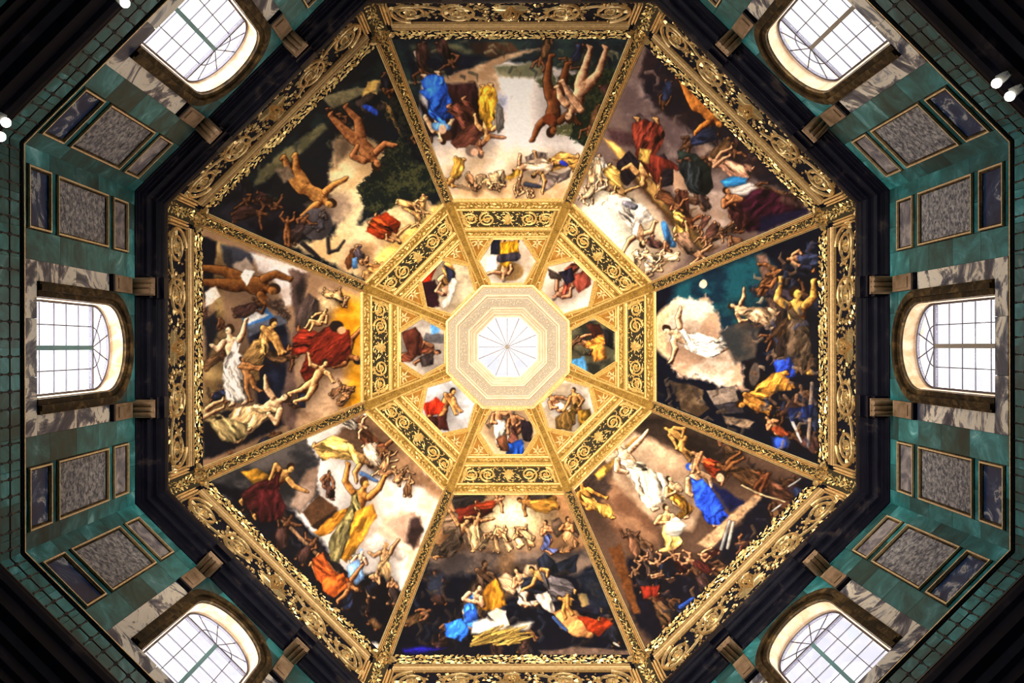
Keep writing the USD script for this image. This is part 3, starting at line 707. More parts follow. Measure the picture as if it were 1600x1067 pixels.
    def limb(s, col, pts, r0, r1=None, shade=.5, outline=.5, warp=.9, op=1.):
        p = np.array(pts, float).reshape(-1, 2); r1 = r0 if r1 is None else r1; n = len(p)-1; q = max(r0, r1); c = np.array(col, float)
        if c[0] > c[1] > c[2] and c[0]-c[2] > 34 and q >= 2.9: return          # bare limbs belong to the figures
        if q >= 3.5:                                                # broad strokes are cloth
            g = LineString([tuple(v) for v in p]).buffer(q*1.1, 2).simplify(1.); s.poly(col, *np.array(g.exterior.coords)[:-1].ravel(), tex='fold', warp=3); return
        s.body(col, [(p[k], p[k+1], r0+(r1-r0)*k/n, r0+(r1-r0)*(k+1)/n) for k in range(n)], shade, outline*op, warp, op=op)
    POSE = {  # elbow, hand, elbow, hand, knee, foot, knee, foot in body units, body height 1, feet at about -.5
        'stand': [(-.17, .17), (-.12, .02), (.18, .18), (.2, .05), (-.06, -.26), (-.07, -.5), (.08, -.25), (.1, -.49)],
        'raise': [(-.22, .40), (-.24, .58), (.2, .2), (.3, .28), (-.07, -.26), (-.1, -.5), (.1, -.24), (.16, -.46)],
        'both': [(-.22, .42), (-.2, .6), (.22, .42), (.22, .6), (-.07, -.26), (-.08, -.5), (.07, -.26), (.1, -.5)],
        'reach': [(-.2, .2), (-.08, .1), (.24, .3), (.42, .36), (-.08, -.25), (-.16, -.48), (.13, -.22), (.1, -.47)],
        'sit': [(-.2, .16), (-.05, .06), (.2, .18), (.26, .02), (.14, -.06), (.14, -.32), (.22, -.1), (.26, -.36)],
        'kneel': [(-.16, .2), (.02, .22), (.16, .2), (.06, .24), (.08, -.2), (-.14, -.3), (.16, -.18), (.0, -.32)],
        'fly': [(-.22, .34), (-.36, .44), (.2, .3), (.34, .22), (-.14, -.2), (-.32, -.34), (.0, -.26), (-.16, -.46)],
        'bend': [(.16, .2), (.3, .06), (.22, .26), (.38, .14), (-.12, -.24), (-.1, -.5), (.06, -.25), (.14, -.49)]}
    def body(s, col, segs, shade=.85, outline=.75, warp=1.1, k=1.1, op=1.):
        """several tapered segments painted as one continuous form, modelled light to dark"""
        q = np.array([[*a, *b] for a, b, _, _ in segs]); m = max(max(r0, r1) for _, _, r0, r1 in segs)+5
        i = s.near(q[:, ::2].min()-m, q[:, 1::2].min()-m, q[:, ::2].max()+m, q[:, 1::2].max()+m)
        if not len(i): return
        x = s.X[i]+s.n1[i]*warp*2; y = s.Y[i]+s.n2[i]*warp*2; acc = np.zeros(len(i)); lit = np.zeros(len(i))
        for (ax, ay), (bx, by), ra, rb in segs:
            ex, ey = bx-ax, by-ay; u = np.clip(((x-ax)*ex+(y-ay)*ey)/(ex*ex+ey*ey+1e-9), 0, 1); rr = ra+(rb-ra)*u+.16*ra*np.sin(u*math.pi)
            dx, dy = x-ax-u*ex, y-ay-u*ey; d = rr-np.hypot(dx, dy); w = np.exp(np.clip(d/k, -30, 30))
            acc += w; lit += w*-(dx*.7+dy*.6)/np.maximum(rr, .6)
        lit = lit/np.maximum(acc, 1e-12); best = k*np.log(np.maximum(acc, 1e-12)); lit = np.clip(lit+s.n1[i]*.9+s.nf[i]*.5, -1, 1)
        c = np.array(col, float)/255
        s.lay(i, np.clip(.5+(best+1.2)/1.8, 0, 1)*outline, np.tile(c*[.24, .2, .2], (len(i), 1)))
        lit = lit+.45*s.n2[i]; dark = np.clip(.22-lit, 0, 1.1)[:, None]; hi = np.clip(lit-.25, 0, 1)[:, None]
        cc = c*np.maximum(1-shade*dark*np.array([.84, .98, 1.06]), .1)+hi*.38*np.array([1, .92, .8])*(c+.22)
        s.lay(i, np.clip(.5+best/1.5, 0, 1)*op, cc)
    def fig(s, x, y, h, ang, pose, skin, robe=None, flip=1, sash=None, hair=(45, 28, 18), fat=1., wings=None, fold=.5):
        """a generic figure; ang: direction of the head in degrees, 0 = picture right, 90 = picture down"""
        a = math.radians(ang); ux, uy = -math.sin(a)*flip, math.cos(a)*flip; vx, vy = math.cos(a), math.sin(a)
        T = lambda p: (x+h*(p[0]*ux+p[1]*vx), y+h*(p[0]*uy+p[1]*vy))
        s.k += 1; g = np.random.default_rng(s.seed*1000+s.k)
        P = [(u+g.normal()*.028, v+g.normal()*.028) for u, v in s.POSE[pose]]; r = h*.035*fat
        s.ell((26, 18, 16), x+h*.05*vx+2, y+h*.05*vy+3, h*.52, h*.26, a, soft=h*.13, op=.34, warp=4)
        if wings:
            for sg in (-1, 1):
                pts = [T(q) for q in ((sg*.05, .3), (sg*.22, .5), (sg*.42, .44), (sg*.4, .2), (sg*.25, .0), (sg*.1, .12))]
                s.poly(wings, *np.array(pts).ravel(), tex='fold', dirn=a+.8*sg, freq=.6, warp=2)
        segs = []
        for kn, ft, hp in ((P[4], P[5], (-.05, .0)), (P[6], P[7], (.05, .0))):
            segs += [(T(hp), T(kn), r*1.6, r*1.05), (T(kn), T(ft), r*1.1, r*.55), (T(ft), T((ft[0]+.055, ft[1]-.02)), r*.55, r*.35)]
        segs += [(T((-.07, .31)), T((.07, .31)), r*1.25, r*1.25), (T((0, .27)), T((0, .12)), r*2.2, r*1.65), (T((0, .12)), T((0, .0)), r*1.65, r*2.0), (T((0, .3)), T((.01, .41)), r*.95, r*.8)]
        s.body(skin, segs)
        s.ell(np.array(skin)*.55, *T((.0, .17)), r*.4, r*1.5, a+math.pi/2, soft=2, op=.4); s.ell(np.array(skin)*.55, *T((.03, .23)), r*1.2, r*.5, a+math.pi/2, soft=2, op=.35)
        if robe is not None:
            g = [(-.12, .1), (-.04, .2), (.12, .12), (.15, -.02), (P[6][0]+.1, P[6][1]), (P[7][0]+.08, P[7][1]+.06), ((P[7][0]+P[5][0])/2+.02, min(P[7][1], P[5][1])+.0), (P[5][0]-.06, P[5][1]+.06), (P[4][0]-.1, P[4][1])]
            s.poly(robe, *np.array([T(q) for q in g]).ravel(), tex='fold', dirn=a+math.pi/2+.35*flip, freq=.55, amt=.5, warp=3)
        if sash is not None or (robe is not None and h > 70):
            s.poly(robe if sash is None else sash, *np.array([T(q) for q in ((-.14, .33), (-.07, .35), (.05, .16), (.15, .04), (.12, -.04), (0, .06), (-.08, .18))]).ravel(), tex='fold', dirn=a+.9*flip, freq=.7, amt=.5, warp=2)
        arms = []
        for el, hd, sh in ((P[0], P[1], (-.105, .315)), (P[2], P[3], (.105, .315))):
            arms += [(T(sh), T(el), r*1.05, r*.8), (T(el), T(hd), r*.85, r*.45), (T(hd), T((hd[0]*1.12, hd[1]+.02)), r*.55, r*.3)]
        s.body(skin, arms, outline=.55)
        s.ell(hair, *T((-.012, .475)), r*1.75, r*1.45, a, soft=1); s.ell(skin, *T((.02, .452)), r*1.25, r*1.0, a, soft=1, shade=.4)
        s.ell(np.array(skin)*.4, *T((.045, .458)), r*.35, r*.55, a, soft=.8, op=.6)
    def flick(s, xy, n, cols, size, seed, ang=None, op=.8):
        """loose short brush strokes inside a polygon"""
        g = np.random.default_rng(seed); q = np.array(xy, float).reshape(-1, 2); pg = Polygon(q)
        for _ in range(n):
            x, y = g.uniform(q[:, 0].min(), q[:, 0].max()), g.uniform(q[:, 1].min(), q[:, 1].max())
            if not pg.contains(Point(x, y)): continue
            t = g.uniform(0, 6.28) if ang is None else ang+g.normal()*.5; l = size*g.uniform(.5, 1.4)
            s.limb(np.array(cols[g.integers(len(cols))])*g.uniform(.7, 1.2), [(x, y), (x+l*math.cos(t), y+l*math.sin(t)), (x+1.6*l*math.cos(t+.5), y+1.6*l*math.sin(t+.5))], size*.28, size*.08, .4, 0, .8, op)
    def crowd(s, pts, size, skin, seed, robes):
        g = np.random.default_rng(seed); names = list(s.POSE)
        cx, cy = CXY
        for x, y in pts:
            up = math.degrees(math.atan2(cy-y, cx-x))
            s.fig(x, y, size*g.uniform(2.6, 3.6), up+g.uniform(-50, 50), names[g.integers(len(names))], np.array(skin)*g.uniform(.75, 1.1), robes[g.integers(len(robes))], 1 if g.uniform() < .5 else -1)
    def done(s):
        c = np.clip(s.C*(1+s.nf*.16+s.n1*.10)[:, None]+(s.n2*.03)[:, None], 0.012, 1)
        l = np.where(c <= .04045, c/12.92, ((c+.055)/1.055)**2.4)
        return np.minimum(1.3*l**1.1, .9)                                     # pigment albedo, whites stop at lime white
CXY = (797.0, 542.5)
def plan(s_, t_, k):
    r = r_of(s_); tp = t_/px(s_); a = math.radians(45*k)
    return CXY[0]+r*math.cos(a)-tp*math.sin(a), CXY[1]+r*math.sin(a)+tp*math.cos(a)
SK, SKD, SKL, SKG = (205, 150, 105), (125, 78, 45), (240, 205, 165), (205, 150, 70)
def right(p):
    p.poly((24, 80, 92), 1018, 460, 1190, 396, 1215, 420, 1190, 500, 1130, 520, 1030, 500, soft=8, tex='cloud', col2=(14, 40, 58))
    p.poly((10, 12, 26), 1015, 450, 1060, 440, 1050, 480, 1040, 600, 1060, 650, 1015, 640, soft=8)
    p.poly((96, 72, 62), 1182, 400, 1200, 396, 1222, 480, 1230, 560, 1212, 560, 1200, 470, soft=3, tex='fold', dirn=0, freq=.6)
    p.ell((248, 212, 165), 1062, 520, 40, 46, 0, 3, warp=1)
    p.poly((250, 228, 205), 1058, 468, 1092, 470, 1108, 464, 1126, 500, 1140, 535, 1162, 570, 1168, 612, 1130, 606, 1096, 590, 1062, 590, 1046, 560, 1046, 500, soft=3, warp=8, tex='cloud', col2=(205, 165, 135))
    p.ell((244, 216, 182), 1101, 445, 6, 7, 0, .8)
    p.crowd([(1232, 640), (1258, 566), (1268, 470), (1200, 645), (1215, 520), (1255, 690)], 17, (126, 84, 56), 25, [(60, 40, 36), (36, 42, 66), (92, 66, 44), (30, 30, 40)])
    p.fig(1092, 538, 112, 205, 'fly', (242, 205, 165), (252, 236, 220), -1, fold=.7)
    p.poly((112, 88, 64), 1050, 598, 1078, 600, 1102, 612, 1098, 632, 1060, 628, soft=1.5, tex='cloud', col2=(50, 40, 34))
    p.poly((150, 122, 92), 1064, 624, 1098, 620, 1110, 640, 1092, 652, 1066, 640, soft=1.5, tex='cloud', col2=(70, 54, 40))
    p.poly((126, 110, 98), 1106, 612, 1150, 604, 1156, 628, 1118, 634, soft=1, warp=1); p.poly((62, 56, 62), 1118, 634, 1158, 630, 1164, 646, 1130, 648, soft=1, warp=1)
    p.poly((150, 124, 100), 1130, 650, 1180, 660, 1170, 672, 1136, 664, soft=1.5)
    p.poly((88, 74, 64), 1126, 520, 1165, 500, 1188, 515, 1180, 560, 1150, 570, soft=3, tex='cloud', col2=(50, 52, 54))
    p.limb((205, 182, 160), [(1200, 520), (1208, 566)], 4, 4, .2)
    p.fig(1178, 492, 76, 200, 'reach', (225, 185, 140), (196, 160, 124), 1)
    p.fig(1210, 460, 70, 190, 'bend', SKD, (60, 50, 60), 1); p.fig(1235, 425, 74, 170, 'both', (150, 100, 60), (30, 34, 54), 1)
    p.fig(1255, 405, 50, 180, 'stand', SK, (60, 66, 96), -1)
    p.fig(1246, 520, 130, 268, 'both', (212, 168, 84), (70, 56, 44), 1, fat=1.25)
    p.poly((20, 18, 24), 1164, 566, 1186, 560, 1196, 590, 1184, 618, 1168, 606, soft=1.2); p.ell((92, 78, 70), 1180, 586, 8, 18, .1, 1)
    p.poly((38, 62, 158), 1210, 562, 1236, 560, 1244, 590, 1228, 600, 1212, 590, tex='fold', dirn=.4)
    p.fig(1195, 612, 90, 150, 'bend', (206, 146, 68), (190, 130, 55), -1, fat=1.3)
    p.fig(1216, 676, 60, 230, 'kneel', SK, (150, 70, 40), 1); p.poly((40, 66, 150), 1204, 684, 1228, 684, 1234, 700, 1210, 704, tex='fold')
    p.fig(1262, 640, 80, 250, 'stand', (120, 90, 70), (40, 46, 66), 1); p.limb((150, 130, 115), [(1268, 600), (1262, 700)], 2.5, 2, .3)
    p.limb((205, 200, 200), [(1236, 655), (1252, 692)], 2, 1.5, .2); p.poly((36, 48, 96), 1230, 640, 1272, 632, 1270, 654, 1236, 660, tex='fold')
    p.flick((1180, 400, 1280, 375, 1280, 700, 1200, 690, 1170, 620), 90, [(150, 110, 80), (60, 66, 96), (90, 66, 50), (40, 44, 60), (180, 150, 120)], 9, 1, op=.6)
    p.flick((1030, 600, 1130, 600, 1180, 650, 1180, 690, 1040, 640), 30, [(90, 74, 60), (50, 44, 46)], 9, 2, op=.6)
def lower_right(p):
    p.poly((58, 44, 36), 1000, 650, 1090, 650, 1180, 700, 1120, 730, 1040, 690, 990, 690, soft=8, tex='cloud')
    p.poly((222, 190, 156), 962, 700, 996, 676, 1096, 724, 1110, 770, 1080, 830, 1036, 830, 960, 760, soft=4, warp=4, tex='cloud', col2=(196, 158, 126))
    p.poly((158, 116, 86), 930, 760, 960, 750, 1036, 834, 1020, 880, 980, 860, 940, 800, soft=6, tex='cloud', col2=(116, 80, 58))
    p.poly((62, 48, 42), 895, 756, 936, 736, 960, 760, 936, 790, soft=3)
    p.poly((16, 15, 26), 980, 872, 1030, 866, 1092, 880, 1150, 826, 1200, 760, 1262, 745, 1290, 760, 1020, 1010, 985, 960, soft=5, warp=6)
    p.poly((104, 62, 32), 952, 860, 970, 850, 1000, 960, 990, 960, soft=2)
    p.poly((206, 156, 70), 930, 742, 1000, 682, 1006, 690, 938, 752, soft=1.5, warp=4, tex='fold', freq=.3)
    p.poly((240, 214, 180), 944, 712, 976, 694, 980, 704, 950, 724, soft=3, warp=4)
    p.crowd([(1130, 890), (1170, 850), (1212, 806), (1060, 950), (1030, 950), (1095, 905), (1240, 770), (1140, 700)], 17, (126, 84, 56), 31, [(60, 40, 36), (36, 42, 66), (92, 66, 44), (30, 30, 40)])
    p.fig(1000, 742, 120, 232, 'reach', (250, 218, 176), (250, 226, 196), 1, hair=(150, 92, 50))
    p.flick((985, 890, 1100, 870, 1180, 800, 1250, 740, 1270, 760, 1030, 990), 110, [(96, 62, 46), (50, 46, 60), (130, 96, 66), (40, 36, 46), (80, 40, 34)], 9, 3, op=.6)
    p.flick((1090, 700, 1160, 700, 1260, 745, 1180, 790), 40, [(120, 76, 46), (70, 48, 40), (30, 26, 34)], 9, 4, op=.6)
    p.fig(925, 792, 84, 245, 'sit', (220, 162, 78), (226, 170, 84), 1)
    p.fig(1070, 688, 70, 215, 'sit', (206, 158, 88), None, -1)
    p.fig(1060, 785, 80, 250, 'kneel', (232, 196, 150), (196, 136, 52), 1)
    p.fig(1100, 775, 104, 245, 'stand', (222, 180, 136), (40, 78, 216), 1, hair=(46, 84, 190))
    p.poly((44, 84, 226), 1082, 758, 1098, 748, 1112, 762, 1134, 796, 1108, 814, 1088, 792, tex='fold', dirn=.6, amt=.45)
    p.poly((18, 22, 60), 1112, 756, 1140, 770, 1168, 790, 1140, 800, 1130, 786, soft=3)
    p.fig(1110, 728, 70, 220, 'bend', SK, (166, 60, 28), -1); p.fig(1158, 742, 80, 200, 'bend', (128, 82, 46), (96, 64, 40), 1); p.fig(1210, 768, 80, 230, 'bend', (120, 70, 40), (80, 50, 36), -1)
    p.ell((40, 26, 20), 1128, 744, 9, 8); p.ell((210, 176, 140), 1126, 748, 6, 7, 0, 1)
    p.poly((186, 148, 112), 1090, 850, 1180, 774, 1190, 780, 1108, 862, soft=2)
    p.fig(1045, 835, 88, 265, 'kneel', (226, 180, 132), (232, 196, 112), 1); p.poly((246, 234, 216), 1040, 822, 1056, 808, 1076, 822, 1060, 840, 1042, 838, tex='fold', dirn=1.2, amt=.2)
    p.fig(1010, 868, 60, 250, 'stand', (126, 92, 66), (92, 70, 60), 1); p.fig(990, 850, 46, 250, 'raise', (100, 70, 52), (110, 76, 56), 1)
    p.crowd([(1015, 880), (1035, 890), (1060, 880), (1090, 884), (1030, 910), (1000, 905), (1110, 870)], 14, (200, 150, 110), 3, [(20, 22, 34), (70, 30, 26), (34, 30, 36)])
    p.poly((128, 40, 26), 1000, 918, 1030, 914, 1028, 932, 1004, 936, tex='fold'); p.limb((210, 160, 116), [(1020, 934), (1050, 932), (1076, 928)], 4, 2.5); p.limb((190, 140, 100), [(1064, 920), (1086, 896)], 4, 3)
    p.limb((44, 80, 170), [(1062, 950), (1082, 936)], 3, 2); p.limb((150, 150, 150), [(1126, 860), (1140, 816)], 2, 2); p.limb((170, 168, 160), [(1136, 858), (1146, 818)], 2, 2)
    p.limb((190, 170, 130), [(1160, 760), (1190, 775), (1226, 786)], 1.2, 1); p.limb((170, 170, 170), [(1232, 762), (1250, 750)], 1.4, 1); p.limb((180, 175, 170), [(1206, 800), (1220, 790)], 1.4, 1)
def bottom(p):
    p.poly((176, 130, 88), 700, 760, 892, 760, 925, 870, 910, 888, 680, 888, 668, 868, soft=6, warp=6, tex='cloud', col2=(110, 78, 52))
    p.poly((128, 106, 92), 670, 868, 700, 860, 915, 858, 932, 880, 900, 900, 800, 886, 700, 902, 668, 890, soft=6, warp=8, tex='cloud', col2=(64, 56, 56))
    p.ell((255, 228, 176), 800, 808, 52, 26, 0, 14, warp=5); p.ell((255, 238, 200), 806, 800, 24, 16, 0, 9); p.ell((240, 205, 160), 800, 838, 40, 18, 0, 10)
    p.poly((132, 98, 66), 782, 862, 806, 862, 802, 930, 770, 948, soft=6, op=.75)
    p.poly((40, 34, 32), 706, 776, 750, 772, 764, 778, 740, 792, 712, 798, soft=2, tex='fold', dirn=1.3)
    p.crowd([(684, 920), (690, 995), (940, 930), (955, 985), (652, 965), (820, 1000), (770, 1005)], 17, (126, 84, 56), 26, [(60, 40, 36), (36, 42, 66), (92, 66, 44), (30, 30, 40)])
    p.poly((96, 34, 22), 716, 794, 764, 784, 772, 800, 740, 818, 700, 822, tex='fold', dirn=1.2); p.fig(768, 790, 50, 330, 'fly', SK, (120, 46, 24), 1)
    p.poly((56, 46, 40), 824, 770, 872, 768, 858, 784, 836, 788, tex='fold', dirn=1.2); p.fig(842, 792, 64, 200, 'fly', (160, 112, 60), (150, 106, 44), -1); p.limb((110, 74, 40), [(860, 800), (884, 786), (880, 806)], 6, 5)
    p.fig(712, 846, 80, 300, 'fly', (214, 166, 112), (70, 56, 46), 1, wings=(120, 96, 76)); p.fig(742, 830, 60, 290, 'fly', (205, 156, 106), (200, 164, 120), -1)
    p.crowd([(760, 846), (776, 848), (792, 844), (812, 846), (826, 842), (784, 838), (820, 834)], 10, (222, 176, 126), 5, [(206, 160, 112), (230, 190, 140), (190, 140, 96)])
    p.fig(858, 846, 62, 262, 'kneel', SK, (84, 92, 140), -1); p.fig(888, 842, 64, 272, 'kneel', (190, 140, 90), (168, 124, 84), 1, wings=(92, 72, 58))
    p.poly((30, 34, 46), 862, 884, 905, 866, 900, 894, 880, 904, tex='fold', dirn=.8); p.poly((40, 44, 58), 666, 900, 694, 898, 690, 930, 670, 930, soft=3)
    p.flick((640, 900, 960, 895, 985, 1010, 640, 1010), 130, [(46, 50, 66), (60, 48, 42), (34, 40, 56), (84, 66, 52)], 10, 5, op=.5)
    p.fig(748, 920, 86, 285, 'bend', (104, 78, 58), (86, 66, 52), 1); p.poly((196, 130, 40), 744, 952, 758, 918, 774, 904, 786, 926, 792, 946, 766, 956, tex='fold', dirn=.1, freq=.5)
    p.fig(732, 958, 92, 292, 'kneel', (228, 184, 146), (60, 124, 218), 1, hair=(40, 26, 20)); p.poly((46, 106, 214), 694, 976, 722, 966, 732, 984, 720, 1004, 694, 996, tex='fold', dirn=.7, amt=.45)
    p.poly((48, 92, 190), 724, 960, 744, 950, 746, 966, 730, 974, tex='fold'); p.limb((214, 164, 116), [(676, 948), (700, 952), (722, 950)], 4, 3)
    p.poly((236, 210, 182), 762, 960, 776, 950, 790, 956, 796, 976, 780, 984, soft=1.5); p.poly((255, 244, 226), 738, 972, 760, 966, 786, 980, 832, 972, 824, 986, 760, 990, 736, 990, soft=2.5, tex='fold', dirn=1.3, amt=.1)
    g = np.random.default_rng(3)
    for q in range(46):
        a, b = g.uniform(734, 800), 988+g.uniform(0, 20); c = a+g.uniform(14, 44); p.limb(np.array((214, 178, 92))*g.uniform(.6, 1.15), [(a, b+(800-a)*.04), (c, b-g.uniform(2, 12))], 1.6, .5, .3)
    p.fig(820, 925, 76, 250, 'kneel', (220, 172, 126), (226, 200, 176), -1, wings=(196, 160, 124)); p.fig(862, 912, 80, 215, 'reach', (206, 160, 96), (92, 84, 86), -1, wings=(32, 36, 48)); p.poly((196, 178, 160), 834, 930, 856, 926, 868, 950, 866, 962, 846, 950, tex='fold')
    p.poly((222, 152, 92), 862, 958, 884, 950, 906, 960, 934, 978, 926, 998, 900, 998, 876, 982, tex='fold', dirn=.9); p.poly((150, 50, 22), 900, 962, 946, 966, 958, 976, 934, 996, 916, 986, tex='fold', dirn=.9)
    p.limb((70, 100, 160), [(864, 966), (884, 986)], 2.5, 2); p.fig(905, 946, 70, 200, 'bend', (200, 150, 80), (30, 26, 40), -1); p.poly((170, 140, 90), 904, 930, 916, 928, 922, 946, 908, 950, soft=1.5)
    p.poly((34, 28, 156), 628, 1014, 660, 1010, 694, 1014, 660, 1022, 630, 1022, soft=3, tex='fold', dirn=1.4); p.poly((104, 82, 70), 840, 1018, 900, 1012, 985, 1018, 985, 1028, 846, 1024, soft=2); p.limb((190, 182, 170), [(958, 1006), (966, 1011)], 1.8, 1)
    p.poly((24, 30, 42), 900, 900, 945, 890, 960, 950, 930, 960, soft=8, op=.8)
def lower_left(p):
    p.poly((170, 130, 96), 515, 690, 560, 650, 590, 648, 700, 772, 690, 785, 650, 762, 590, 740, soft=4, warp=8, tex='cloud', col2=(112, 82, 60))
    p.poly((226, 190, 160), 560, 760, 620, 740, 690, 780, 660, 850, 640, 890, 560, 860, soft=6, warp=6, tex='cloud', col2=(250, 240, 232))
    p.poly((92, 84, 82), 300, 760, 320, 730, 400, 700, 450, 680, 476, 682, 502, 720, 494, 740, 500, 770, 470, 800, 400, 790, soft=2.5, warp=7, tex='cloud', col2=(40, 40, 44))
    p.poly((176, 150, 134), 478, 735, 498, 728, 494, 770, 470, 800, 452, 790, soft=3, tex='cloud', col2=(130, 104, 88))
    p.poly((15, 16, 25), 325, 752, 400, 770, 460, 800, 500, 845, 540, 900, 600, 895, 632, 930, 600, 1010, 560, 1000, soft=4, warp=6)
    p.poly((176, 132, 96), 436, 812, 450, 806, 560, 918, 552, 926, soft=1.5, warp=2); p.limb((120, 112, 112), [(456, 820), (480, 842)], 1.6, 1.2); p.limb((34, 30, 34), [(440, 800), (540, 900)], 5, 4)
    p.flick((335, 755, 470, 810, 560, 910, 630, 930, 590, 990, 400, 850), 110, [(70, 56, 50), (44, 44, 56), (110, 84, 62), (54, 30, 28)], 9, 6, op=.6)
    p.crowd([(480, 860), (440, 830), (380, 800), (600, 960), (575, 940), (420, 800), (545, 930), (510, 760)], 17, (126, 84, 56), 30, [(60, 40, 36), (36, 42, 66), (92, 66, 44), (30, 30, 40)])
    p.fig(542, 704, 96, 30, 'fly', (216, 168, 104), (222, 178, 100), -1); p.fig(580, 690, 80, 30, 'fly', (150, 104, 66), (92, 54, 34), 1); p.fig(588, 720, 56, 40, 'fly', (226, 190, 150), (224, 196, 170), 1); p.fig(552, 664, 50, 10, 'fly', (220, 180, 140), (232, 214, 196), 1); p.limb((92, 130, 190), [(566, 740), (590, 752)], 3, 2)
    p.crowd([(610, 738), (630, 742), (606, 720), (640, 760)], 11, (216, 172, 124), 8, [(180, 130, 90), (140, 98, 66)])
    p.poly((178, 128, 44), 376, 738, 400, 732, 426, 744, 420, 760, 396, 758, tex='fold', dirn=1.2)
    p.fig(420, 762, 100, 318, 'reach', (205, 156, 92), (60, 24, 24), 1, fat=1.15); p.poly((62, 22, 24), 398, 766, 432, 762, 446, 790, 440, 812, 404, 816, tex='fold', dirn=.2); p.limb((214, 164, 96), [(432, 784), (462, 800), (496, 806)], 6, 4); p.limb((180, 140, 112), [(446, 800), (458, 818), (448, 830)], 6, 4)
    p.poly((82, 56, 38), 472, 800, 498, 772, 528, 794, 506, 828, 486, 820, soft=1.5, warp=2); p.poly((40, 28, 22), 486, 822, 528, 796, 530, 806, 504, 836, soft=1.5)
    p.fig(552, 812, 130, 288, 'both', (206, 146, 74), (128, 116, 74), 1, hair=(70, 46, 30)); p.poly((206, 140, 48), 556, 800, 584, 786, 590, 806, 566, 846, 540, 880, 532, 870, tex='fold', dirn=.6); p.poly((196, 128, 44), 490, 832, 530, 798, 546, 792, 540, 806, 516, 834, 498, 840, tex='fold', dirn=.9)
    p.poly((122, 110, 72), 512, 848, 532, 814, 548, 810, 546, 840, 528, 880, 516, 876, tex='fold', dirn=.3, freq=.6)
    p.poly((206, 170, 146), 604, 818, 624, 808, 648, 800, 662, 830, 656, 856, 636, 850, soft=2, warp=5, tex='cloud', col2=(160, 124, 104)); p.poly((66, 48, 46), 644, 812, 658, 806, 664, 830, 650, 858, 636, 848, soft=3, warp=5, tex='cloud'); p.poly((236, 214, 200), 570, 850, 590, 830, 640, 870, 634, 884, soft=3)
    p.fig(558, 890, 62, 285, 'kneel', (226, 190, 160), (130, 172, 228), 1, hair=(140, 170, 215)); p.poly((136, 176, 232), 542, 884, 560, 872, 568, 900, 556, 914, 542, 904, tex='fold')
    p.fig(600, 888, 76, 275, 'raise', (196, 152, 108), (200, 160, 112), -1, hair=(176, 136, 92)); p.poly((14, 14, 22), 572, 908, 600, 898, 616, 930, 608, 990, 576, 960, soft=3); p.fig(612, 928, 50, 270, 'kneel', (186, 140, 100), (60, 48, 46), 1)
    p.fig(582, 916, 50, 290, 'kneel', (206, 160, 116), (24, 24, 34), -1); p.fig(518, 905, 90, 20, 'fly', (196, 136, 84), (168, 78, 34), 1); p.poly((178, 84, 34), 500, 900, 536, 896, 542, 918, 520, 934, 502, 924, tex='fold', dirn=.8); p.limb((186, 130, 80), [(524, 930), (536, 950), (540, 962)], 4, 2.5); p.limb((205, 150, 100), [(456, 876), (480, 886), (500, 904)], 6, 7)
